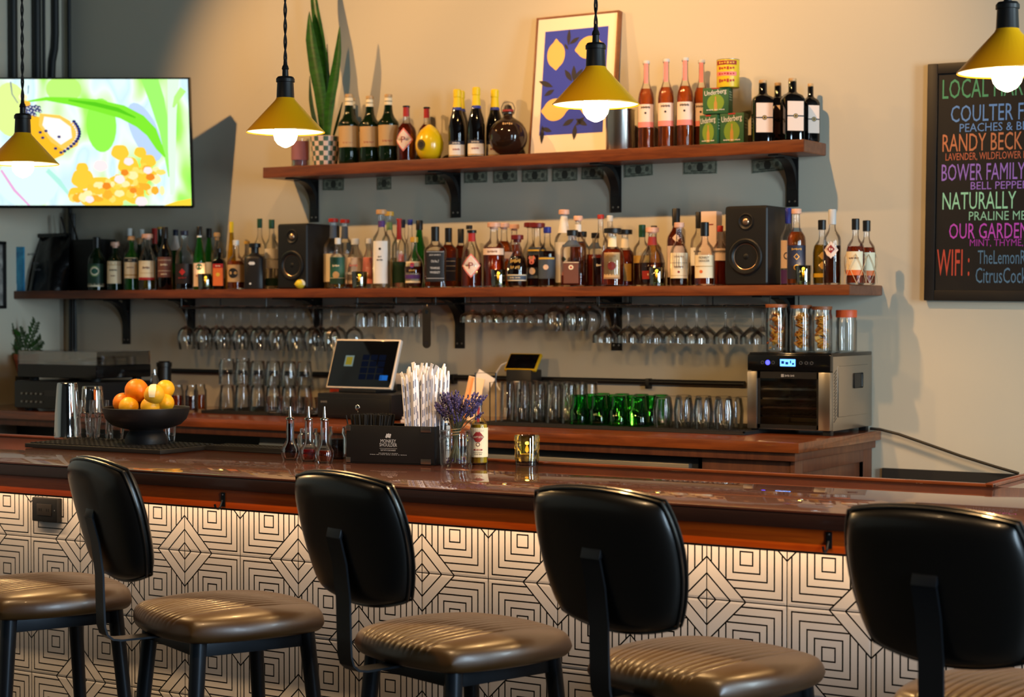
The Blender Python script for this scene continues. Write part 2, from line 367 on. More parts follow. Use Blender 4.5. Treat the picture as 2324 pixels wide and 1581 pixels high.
def make_stool():
    t=thing('bar_stool','', 'stool')
    b=MB()
    def dent(u,v,q,side,e):
        if side>0:
            q.z+=.016*(1-u*u)*(1-v*v)-.004*v*v*e
            for c in chan:
                if abs(u-c)<.001: q.z-=.0030*e
        return q
    pillow(b,.222,.215,0.038,.026,M_seat,us,csp(34),.724,.33,15,dent=dent)
    b.build('seat',t,60)
    b=MB()
    for (x0,x1,y0,y1) in ((-.15,.15,-.152,-.132),(-.15,.15,.132,.152),(-.158,-.138,-.14,.14),(.138,.158,-.14,.14)): b.box(x0,x1,y0,y1,.665,.708,M_stool,.002)
    b.build('seat_frame',t)
    for sx in (-1,1):
        for sy in (-1,1):
            MB().tube([(sx*.148,sy*.142,.712),(sx*.20,sy*.20,.0)],[.021,.013],M_stool,14).build('leg',t)
    b=MB()
    for s in (-1,1):
        b.tube([(-.178,s*.172,.30),(.178,s*.172,.30)],.009,M_stool); b.tube([(s*.172,-.178,.22),(s*.172,.178,.22)],.009,M_stool)
    b.build('footrest',t)
    # bent flat strap carrying the back
    pts=[(-.06,.700),(-.285,.700),(-.308,.704),(-.322,.716),(-.328,.735),(-.330,.78),(-.332,.86),(-.342,.94),(-.358,1.0)]
    th=.005; V=[];Fc=[];n=len(pts)
    for i,(y,z) in enumerate(pts):
        a=pts[max(0,i-1)]; c=pts[min(n-1,i+1)]; d=Vector((c[0]-a[0],c[1]-a[1])).normalized(); nx,nz=-d.y*th/2,d.x*th/2
        for x in (-.026,.026):
            V+=[(x,y+nx,z+nz),(x,y-nx,z-nz)]
    for i in range(n-1):
        o=i*4; Fc+=[(o,o+4,o+6,o+2),(o+1,o+3,o+7,o+5),(o,o+1,o+5,o+4),(o+2,o+6,o+7,o+3)]
    Fc+=[(0,2,3,1),(n*4-4,n*4-3,n*4-1,n*4-2)]
    MB().add(V,Fc,M_stool).build('back_strap',t,30)
    # backrest: x across, v up, curved and reclined
    rec=R(15)
    def fn(q):
        x,h,d=q.x,q.y,q.z
        tap=1+.05*(h/.145); x*=tap
        y=-d+.55*x*x
        yy=y*cos(rec)-h*sin(rec); zz=h*cos(rec)+y*sin(rec)
        return Vector((x,-.315+yy,.992+zz))
    b=MB(); pillow(b,.190,.150,.033,.030,M_leather,csp(32),csp(32),0,.27,9,fn=fn); br=b.build('backrest',t,60)
    b=MB()
    for dz in (.008,-.006):
        loop=[]
        for side,rng in ((0,csp(14)),(1,csp(14)),(2,csp(14)),(3,csp(14))):
            for w in rng[:-1]:
                u,v=((w,-1),(1,w),(-w,1),(-1,-w))[side]
                loop.append(fn(Vector((.1915*u*math.sqrt(1-.27*v*v),.1515*v*math.sqrt(1-.27*u*u),dz))))
        b.tube(loop,.0032,M_leather,6,True)
    b.build('piping',br)
    # recess on the back where the strap is screwed on
    b=MB(); q=[]
    for a in range(24):
        th_=2*PI*a/24; q.append((.062*cos(th_)*(1.0 if abs(cos(th_))<.7 else 1),.055*sin(th_)))
    b.add([fn(Vector((x,z-.01,.0308))) for x,z in q],[tuple(range(24))],pb('stool_recess',(14,13,12),.7)); b.build('strap_recess',br)
    b=MB(); b.box(-.026,.026,-.004,.004,-.012,.012,M_stool,.002,T(*fn(Vector((0,.025,.034))),rx=-rec)); b.build('strap_bracket',t)
    return t
st=make_stool()
stools=[(-190,-3.0,-24,'black leather bar stool at the left edge, only its seat showing'),(225,-2.99,-25,'black leather bar stool in front of the power outlet'),
        (780,-2.99,-18,'black leather bar stool in front of the bitters dashers'),(1362,-2.99,-14,'black leather bar stool with its back before the glass candle'),
        (2118,-2.99,-12,'black leather bar stool nearest the camera at the right edge')]
for i,(px,y,a,lab) in enumerate(stools):
    a=R(a); x=X(px,y); ox=-.25
    loc=(x+.33*sin(-a),y+.33*cos(a),0)
    o=st if i==0 else dup(st)
    o.location=loc; o.rotation_euler=(0,0,a); tag(o,lab,'stool','black bar stools along the bar')
# ================================================================== WALL SHELVES
ZU=2.0875; ZL=1.578; YU=-.203; YL=-.313
def shelf(name,label,x0,x1,yf,z,th,endx):
    t=thing(name,label,'shelf',((x0+x1)/2,0,z))
    w=(x1-x0)/2
    MB().box(-w,w,yf,-.001,-th,0,M_shelf,.003).build('board',t)
    MB().box(w-.0005,w+.0012,yf+.003,-.003,-th+.003,-.003,M_shelfend).build('end_grain',t)
    return t
shelf('wall_shelf','short upper red-brown wooden wall shelf holding the plant and lemon print',-4.956,-2.529,YU,ZU,.0447,0)
shelf('wall_shelf','long lower red-brown wooden wall shelf crowded with liquor bottles',XL+.002,-2.316,YL,ZL,.0358,0)
# steel brackets with a curved gusset
def bracket(arm,drop):
    t=thing('shelf_bracket','','bracket')
    MB().box(-.023,.023,-.006,0,-drop,0,M_black,.0015).build('wall_plate',t)
    MB().box(-.020,.020,-arm,-.006,-.006,0,M_black,.0015).build('arm',t)
    b=MB(); n=12; g=min(arm*.78,drop*.62); V=[];Fc=[]
    for i in range(n+1):
        a=PI/2*i/n; cy_,cz=-.006-g,-.006-g
        for r in (g-.004,g+.006+.010*sin(2*a)):
            for x in (-.018,.018): V.append((x,cy_+r*sin(a),cz+r*cos(a)) )
    for i in range(n):
        o=i*4; Fc+=[(o,o+4,o+5,o+1),(o+2,o+3,o+7,o+6),(o,o+2,o+6,o+4),(o+1,o+5,o+7,o+3)]
    Fc+=[(0,1,3,2),(n*4,n*4+2,n*4+3,n*4+1)]
    b.add(V,Fc,M_black); b.build('curved_gusset',t)
    b=MB()
    for z in (-.055,-drop+.02):
        for x in (-.011,.011): b.lathe([(0,.0042),(.002,.003)],M_steel,8,T(x,-.006,z,rx=PI/2))
    b.build('screws',t)
    return t
bu=bracket(.175,.178); zb=ZU-.0447
for i,(px,l) in enumerate(((713,'black steel bracket under left end of the upper shelf'),(1034,'black steel bracket under the upper shelf below the yellow-foil bottles'),
        (1397,'black steel bracket under the upper shelf below the steel canister'),(1797,'black steel bracket under right end of the upper shelf'))):
    o=bu if i==0 else dup(bu); o.location=(X(px,-.006),-.0005,zb-.0005); tag(o,l,'bracket','brackets of the upper shelf')
bl=bracket(.285,.205); zb=ZL-.0358
for i,(px,l) in enumerate(((286,'black steel bracket under the lower shelf right of the potted plant'),(433,'black steel bracket behind the left-most hanging wine glasses'),
        (721,'black steel bracket above the register behind hanging glasses'),(1043,'black steel bracket under the lower shelf beside the bottle opener'),
        (1399,'black steel bracket behind the long-stemmed martini glasses'),(1790,'black steel bracket behind the jars of dried citrus'))):
    o=bl if i==0 else dup(bl); o.location=(X(px,-.006),-.0005,zb-.0005); tag(o,l,'bracket','brackets of the lower shelf')
# ================================================================== BOTTLES
SH={ # (height fraction, radius fraction, squareness)
'wine':[(0,.93),(.012,1),(.56,1),(.63,.88),(.69,.62),(.74,.43),(.80,.35),(.95,.33),(.953,.38),(.985,.38)],
'wineslope':[(0,.93),(.012,1),(.45,1),(.56,.86),(.66,.62),(.76,.44),(.84,.35),(.95,.32),(.953,.37),(.985,.37)],
'std':[(0,.92),(.014,1),(.58,1),(.635,.93),(.685,.70),(.72,.48),(.76,.38),(.90,.35),(.985,.35)],
'tall':[(0,.92),(.012,1),(.60,1),(.65,.90),(.70,.62),(.74,.42),(.79,.35),(.985,.33)],
'squat':[(0,.86),(.02,.97),(.30,1),(.50,.99),(.60,.86),(.66,.58),(.70,.38),(.75,.33),(.985,.31)],
'round':[(0,.80),(.02,.90),(.22,1),(.40,1),(.54,.84),(.63,.55),(.69,.36),(.75,.29),(.985,.27)],
'sq':[(0,.95,4),(.014,1.02,5),(.60,1.02,5),(.65,.93,4),(.69,.62,3),(.73,.42,2),(.80,.36,2),(.985,.34,2)],
'sqshort':[(0,.95,4),(.014,1.02,6),(.66,1.02,6),(.72,.90,4),(.76,.55,2),(.79,.40,2),(.985,.38,2)],
'cone':[(0,.93),(.012,1),(.25,.96),(.55,.66),(.75,.42),(.90,.32),(.985,.30)],
'bulb':[(0,.86),(.03,.97),(.22,.94),(.27,.90),(.50,.90),(.56,1.0),(.60,.93),(.66,.62),(.72,.45),(.80,.38),(.985,.33)],
'sloped':[(0,.92),(.012,1),(.50,1),(.60,.88),(.70,.60),(.78,.42),(.86,.36),(.985,.34)],
}
PAPER={'c':(238,222,186),'w':(238,234,226),'p':(240,214,196),'k':(26,24,24),'g':(40,92,74),'n':(30,38,66),'b':(70,84,104),'r':(176,36,34),'o':(226,110,48),'y':(226,184,60),
       'dr':(110,30,28),'br':(110,66,52),'v':(84,50,120),'gd':(190,150,70),'t':(196,160,110),'pk':(240,140,130),'gr':(120,150,90),'dg':(30,62,44),'bl':(40,60,150),'sv':(200,200,200),'cork':(205,165,120),'dk':(34,22,20),'wr':(150,40,36)}
def mp(k): return flat(PAPER[k],.55)
CAPM={'red':(170,40,30),'black':(18,18,18),'cork':(205,160,110),'gold':(206,160,60),'green':(26,76,54),'blue':(36,48,150),'white':(232,228,220),'pinkcork':(226,176,150),'yellow':(238,208,30),
      'dkred':(110,26,24),'purple':(70,40,130),'silver':(196,196,194),'clear':(225,225,220),'tan':(196,160,110),'navy':(26,32,60)}
def rad(pf,z):
    for a,b in zip(pf,pf[1:]):
        if a[0]<=z<=b[0]: k=(z-a[0])/max(1e-6,b[0]-a[0]); return a[1]+(b[1]-a[1])*k,(a[2] if len(a)>2 else 2)
    return pf[-1][1],2
def label_part(root,R0,pf,Ht,marks,sq,flat_y=None,name='label'):
    b=MB()
    def Q(x,z,off):
        r,p=rad(pf,min(.98,max(.0,z/Ht))); 
        if flat_y is not None: return Vector((x,-flat_y-off,z))
        rr=r*R0; a=x/max(rr,1e-4)
        if p>2:
            c,d=abs(sin(a)),abs(cos(a)); rr=rr*(c**p+d**p)**(-1/p)
        return Vector(((rr+off)*sin(a),-(rr+off)*cos(a),z))
    for m in marks:
        k=m[0]
        if k=='L':     # paper: z0,z1,half-angle deg, colour
            _,z0,z1,ha,c=m[:5]; off=.0008; r=rad(pf,(z0+z1)/2)[0]*R0; w=R(ha)*r; n=14 if flat_y is None else 1; V=[];Fc=[]
            for i in range(n+1):
                x=-w+2*w*i/n
                V+=[Q(x,z0*Ht,off),Q(x,z1*Ht,off),Q(x,z0*Ht,off-.0006),Q(x,z1*Ht,off-.0006)]
            for i in range(n):
                o=i*4; Fc+=[(o,o+4,o+5,o+1),(o+2,o+3,o+7,o+6),(o,o+2,o+6,o+4),(o+1,o+5,o+7,o+3)]
            Fc+=[(0,1,3,2),(n*4,n*4+2,n*4+3,n*4+1)]
            b.add(V,Fc,mp(c))
        elif k=='B':   # band on the paper
            _,z0,z1,ha,c=m[:5]; r=rad(pf,(z0+z1)/2)[0]*R0; w=R(ha)*r; n=14 if flat_y is None else 1; V=[];Fc=[]
            for i in range(n+1):
                x=-w+2*w*i/n; V+=[Q(x,z0*Ht,.0012),Q(x,z1*Ht,.0012)]
            for i in range(n): o=i*2; Fc.append((o,o+2,o+3,o+1))
            b.add(V,Fc,mp(c))
        elif k in 'DQ': # disc / diamond: zc, r (m), colour, layer
            _,zc,r,c,lay=m[:5]; off=.0010+.0003*lay; x0=m[5] if len(m)>5 else 0; n=24 if k=='D' else 16; V=[Q(x0,zc*Ht,off)]
            for i in range(n):
                a=2*PI*i/n; s=1 if k=='D' else 1/(abs(cos(a))+abs(sin(a)))
                V.append(Q(x0+r*s*cos(a),zc*Ht+r*s*sin(a)*(1.15 if k=='Q' else 1),off))
            b.add(V,[(0,i+1,(i+1)%n+1) for i in range(n)],mp(c))
        elif k=='T':   # lettering: text, zc, width m, height m, colour
            _,s,zc,w,h,c=m[:6]; add_text(b,s,w,h,mp(c),lambda x,z:Q(x,z,.0022),-w/2,zc*Ht-h/2)
    return b.build(name,root,smooth=False)
PLACED={}
def settle(px,wpx,y,z,lo,hi,minw=.80):
    # keep the column of sight, slide along the shelf depth until nothing is touched
    reg=PLACED.setdefault(round(z,3),[]); best=None
    for sh,jx in ((1,0),(.95,0),(.95,4),(.95,-4),(.90,0),(.90,7),(.90,-7),(.86,0),(.86,10),(.86,-10),(.80,0),(.8,12),(.8,-12)):
        for d in [0]+[s_*q*.004 for q in range(1,60) for s_ in (1,-1)]:
            yy=y+d
            r=wpx/PPM(px,yy)/2*sh
            if yy-r<lo or yy+r>hi: continue
            x=X(px+jx,yy); g=min([math.hypot(x-a,yy-b)-(r+c) for a,b,c in reg] or [1])
            if g>.0012: reg.append((x,yy,r)); return yy,sh,px+jx
            if best is None or g>best[0]: best=(g,yy,sh,x,r,px+jx)
    if best[0]<-.002: print('CROWDED',px,round(best[0],3))
    reg.append((best[3],best[1],best[4])); return best[1],best[2],best[5]
def bottle(name,label,px,top,wpx,y,z,shape,gl,liq=None,fill=.6,cap=('black',.08,1.15),marks=(),turn=0,group=None,flat_=1,xy=None):
    if xy is None:
        y,q_,px=settle(px,wpx*(1.2 if shape[:2]=='sq' else 1.02),y,z,(YU if z==ZU else YL)+.004,-.008); wpx*=q_; xy=(X(px,y),y)
    dp=PPM(px,y); Ht=P(px,top,y).z-z; R0=wpx/dp/2
    ang=math.atan2(CAM.x-xy[0],-(CAM.y-xy[1]))   # face the room
    t=thing(name,label,'bottle',(xy[0],xy[1],z),ang*.8+R(turn),group)
    pf=SH[shape]; ch=cap[1]; body=[(h*Ht,r*R0)+tuple(q[2:]) for h,r,*_ in [(p[0],p[1]) for p in pf] for q in [pf[[w[0] for w in pf].index(h)]]]
    sy=flat_
    MB().lathe(body,GL[gl],24,sy=sy,cap=True).build('glass_body',t,40)
    if liq:
        inn=[]
        for (h,r,*s) in pf:
            if h<fill: inn.append((max(h*Ht,.006) if h>0 else .006,r*R0*.93,*(s or [])))
        rf,_=rad(pf,fill); inn.append((fill*Ht,rf*R0*.93,_)); MB().lathe(inn,LIQ[liq],24,sy=sy).build('liquid',t,40)
    if cap:
        rn=rad(pf,.97)[0]*R0*cap[2]; z0=(1-ch)*Ht; st=cap[3] if len(cap)>3 else ''
        pr=[(z0,rn*.98),(Ht*.992,rn),(Ht,rn*.9)]
        if st=='T': pr=[(z0,rn*.78),(Ht-.018,rn*.78),(Ht-.017,rn*1.25),(Ht-.002,rn*1.25),(Ht,rn*1.15)]
        if st=='foil': pr=[(z0,rad(pf,1-ch)[0]*R0*1.06),(z0+(Ht-z0)*.5,rn*1.02),(Ht-.032,rn*1.0),(Ht-.030,rn*1.12),(Ht-.004,rn*1.12),(Ht,rn*.9)]
        if st in('T','foil') : pass
        MB().lathe(pr,pb('cap_'+cap[0],CAPM[cap[0]],.4),20,sy=1).build('stopper' if st=='T' else 'cap',t)
    grp=[]
    for m in marks:
        if m[0]=='L' and grp and not any(g[0]=='L' and m[1]<g[2] and m[2]>g[1] for g in grp[-1]) : grp.append([m])
        elif not grp: grp.append([m])
        else: grp[-1].append(m)
    for g in grp: label_part(t,R0,pf,Ht,g,None,R0*sy if sy<.9 else None,'neck_label' if g[0][0]=='L' and g[0][1]>.6 else ('label' if g[0][0]=='L' else 'lettering'))
    return t
def L1(c,z0=.12,z1=.46,ha=62,*m): return [('L',z0,z1,ha,c),*m]
# things other than bottles that already take shelf room: (left px, right px, front y, back y)
for px,y,r in ((975,-.145,.056),(1153,-.13,.076)): PLACED.setdefault(round(ZU,3),[]).append((X(px,y),y,r))
for px0,px1,y0,y1 in ((629,697,-.285,-.06),(1644,1741,-.285,-.06)):
    a,b_=X(px0,y0),X(px1,y0); r=(b_-a)/2
    for q in range(5): PLACED.setdefault(round(ZL,3),[]).append(((a+b_)/2,y0+r+(y1-y0-2*r)*q/4,r*1.12))
    for xx in (a+.015,b_-.015):
        for q in range(9): PLACED[round(ZL,3)].append((xx,y0+.01+(y1-y0-.02)*q/8,.019))
for px in (467,816,1131,1490,1823): y=-.283; PLACED.setdefault(round(ZL,3),[]).append((X(px,y),y,18/PPM(px,y)))
# ---- upper shelf bottles
ya,yb_=-.13,-.055
for px,top,w,y,l in ((793,214,50,ya,'dark amaro bottle with cream label beside the checkered planter'),(840,218,48,ya,'dark amaro bottle with cream label, middle of three on the upper shelf'),
        (882,214,48,ya-.005,'dark amaro bottle with cream label beside the diamond-label bottle'),):
    bottle('amaro_bottle',l,px,top,w,y,ZU,'bulb','dkgreen',None,0,('tan',.045,1.1),[('L',.24,.54,74,'t'),('T','Amaro',.46,.046,.013,'k'),('D',.395,.009,'gd',1),('T','digestivo',.31,.040,.011,'wr'),('L',.84,.89,170,'c'),('L',.90,.95,170,'c')],0,'dark amaro bottles on the upper shelf')
bottle('amaro_bottle','dark amaro bottle mostly hidden behind the one beside the planter',803,222,46,yb_,ZU,'bulb','dkgreen',None,0,('tan',.045,1.1),[('L',.275,.50,74,'p'),('L',.84,.89,170,'c'),('L',.90,.95,170,'c')],0,'dark amaro bottles on the upper shelf')
DIA=[('Q',.38,.041,'pk',0),('Q',.38,.034,'w',1),('Q',.38,.030,'p',2),('T','P',.38,.017,.024,'wr'),('L',.80,.985,60,'r')]
bottle('liqueur_bottle','dark red liqueur bottle with diamond P label beside the lemon bottle',919,240,48,ya,ZU,'squat','clear','bit_amber',.68,('black',.03,1.2),DIA,-12)
bottle('liqueur_bottle','dark red liqueur bottle half hidden behind the yellow lemon bottle',962,243,46,yb_,ZU,'squat','clear','bit_amber',.68,('black',.03,1.2),DIA,-12)
# lemon shaped bottle
x=X(975,-.145); rl=31/PPM(975,-.145); t=thing('lemon_bottle','round yellow lemon-shaped ceramic bottle with black oval label','bottle',(x,-.145,ZU),R(10))
MB().lathe([(0,.022),(.004,.034),(.02,rl*.86),(.045,rl*1.02),(.07,rl*1.04),(.095,rl*.93),(.118,rl*.66),(.130,rl*.40),(.138,.012),(.142,.004)],GL['yellow'],28).build('body',t,70)
b=MB()
for rr,m,off in ((.020,'k',.0),(.0155,'gd',.0006),(.0145,'k',.0009)):
    V=[(0,-rl*1.045-off,.058)]; n=24
    for i in range(n):
        a=2*PI*i/n; xx=rr*.95*cos(a)-.012; V.append((xx,-math.sqrt(max(0,(rl*1.045)**2-xx*xx))-.0006-off,.058+rr*sin(a)))
    V[0]=(-.012,-math.sqrt((rl*1.045)**2-.012**2)-.0006-off,.058); b.add(V,[(0,i+1,(i+1)%n+1) for i in range(n)],mp(m))
b.build('label',t,smooth=False)
for px,top,y,l in ((1038,203,ya,'yellow-foil sparkling wine bottle nearest the lemon bottle'),(1081,198,ya,'yellow-foil sparkling wine bottle, middle of the trio'),(1123,203,yb_-.03,'yellow-foil sparkling wine bottle behind the round dark flask')):
    bottle('sparkling_wine_bottle',l,px,top,40,y,ZU,'wineslope','black',None,0,('yellow',.26,1.12,'foil'),[('L',.03,.25,62,'w'),('B',.20,.25,62,'n'),('B',.035,.05,62,'gd'),('T','SPUMANTE',.222,.030,.007,'w'),('T','prosecco',.13,.028,.008,'wr'),('L',.70,.745,175,'bl')],0,'yellow-foil sparkling wine bottles')
bottle('sparkling_wine_bottle','yellow-foil sparkling wine bottle hidden behind the first of the trio',1046,206,40,yb_,ZU,'wineslope','black',None,0,('yellow',.26,1.12,'foil'),[('L',.70,.745,175,'bl')],0,'yellow-foil sparkling wine bottles')
# round flask
x=X(1153,-.13); s_=1/PPM(1153,-.13); rr=44*s_; zt=P(1153,238,-.13).z-ZU
t=thing('round_flask_bottle','globe-shaped dark smoky glass bottle with wired stopper','bottle',(x,-.13,ZU),R(30))
pr=[(0,.03)]+[(rr-rr*cos(PI*k/14),rr*sin(PI*k/14)) for k in range(2,13)]+[(2*rr+.002,.018),(2*rr+.014,.018),(2*rr+.016,.022),(2*rr+.022,.022)]
MB().lathe(pr,GL['smoke'],28).build('glass_body',t,60)
MB().lathe([(2*rr+.022,.0215),(2*rr+.030,.0215)],flat(PAPER['wr']),20).lathe([(2*rr+.030,.018),(2*rr+.046,.012),(2*rr+.050,.004)],pb('stopper_dark',(30,24,22),.3),20).build('stopper',t)
b=MB()
for q in (-1,1): b.tube([(q*.023,0,2*rr+.016),(q*.027,-.006,2*rr+.035),(q*.018,-.010,2*rr+.055),(0,-.010,2*rr+.060)],.0014,M_steel,6)
b.tube([(.023*cos(2*PI*k/16),.023*sin(2*PI*k/16),2*rr+.015) for k in range(16)],.0014,M_steel,6,True); b.build('wire_clasp',t)
b=MB(); add_text(b,'Bonal',.04,.010,mp('t'),lambda x,z:Vector((x,-math.sqrt(max(1e-6,(rr+.001)**2-x*x-(z-rr)**2)),z)),-.02,rr*1.55); b.build('lettering',t,smooth=False)
for px,top,y,l in ((1466,138,ya,'rose-orange aperitif bottle beside the steel canister'),(1511,134,ya-.004,'rose-orange aperitif bottle, second after the steel canister'),(1554,131,ya,'rose-orange aperitif bottle, third after the steel canister'),(1591,136,yb_-.01,'rose-orange aperitif bottle partly behind the stacked green cartons')):
    bottle('aperitif_bottle',l,px,top,38,y,ZU,'wine','clear','rose',.68,('silver',.035,1.15),[('L',.24,.50,62,'p'),('B',.24,.30,62,'pk'),('T','Cappelletti',.465,.034,.010,'k'),('D',.40,.004,'k',1),('L',.74,.97,40,'pk')],0,'rose-orange aperitif bottles')
for px,top,y,l,tn in ((1730,182,-.145,'square-shouldered black bottle with cream label beside the green cartons',14),(1797,178,-.150,'square-shouldered black bottle with cream label near right end of upper shelf',22),
        (1764,188,-.06,'square-shouldered black bottle behind two others, left one of the back row',8),(1784,184,-.055,'square-shouldered black bottle behind two others, middle of back row',10),(1828,190,-.06,'square-shouldered black bottle at the very end of the upper shelf',30)):
    bottle('black_amaro_bottle',l,px,top,48 if y<-.1 else 40,y,ZU,'sqshort','black',None,0,('tan',.07,1.02),[('L',.15,.62,38,'p'),('B',.375,.395,38,'k'),('D',.385,.0085,'k',1),('D',.385,.0065,'gd',2),('D',.385,.0035,'k',3)],tn,'black square amaro bottles')
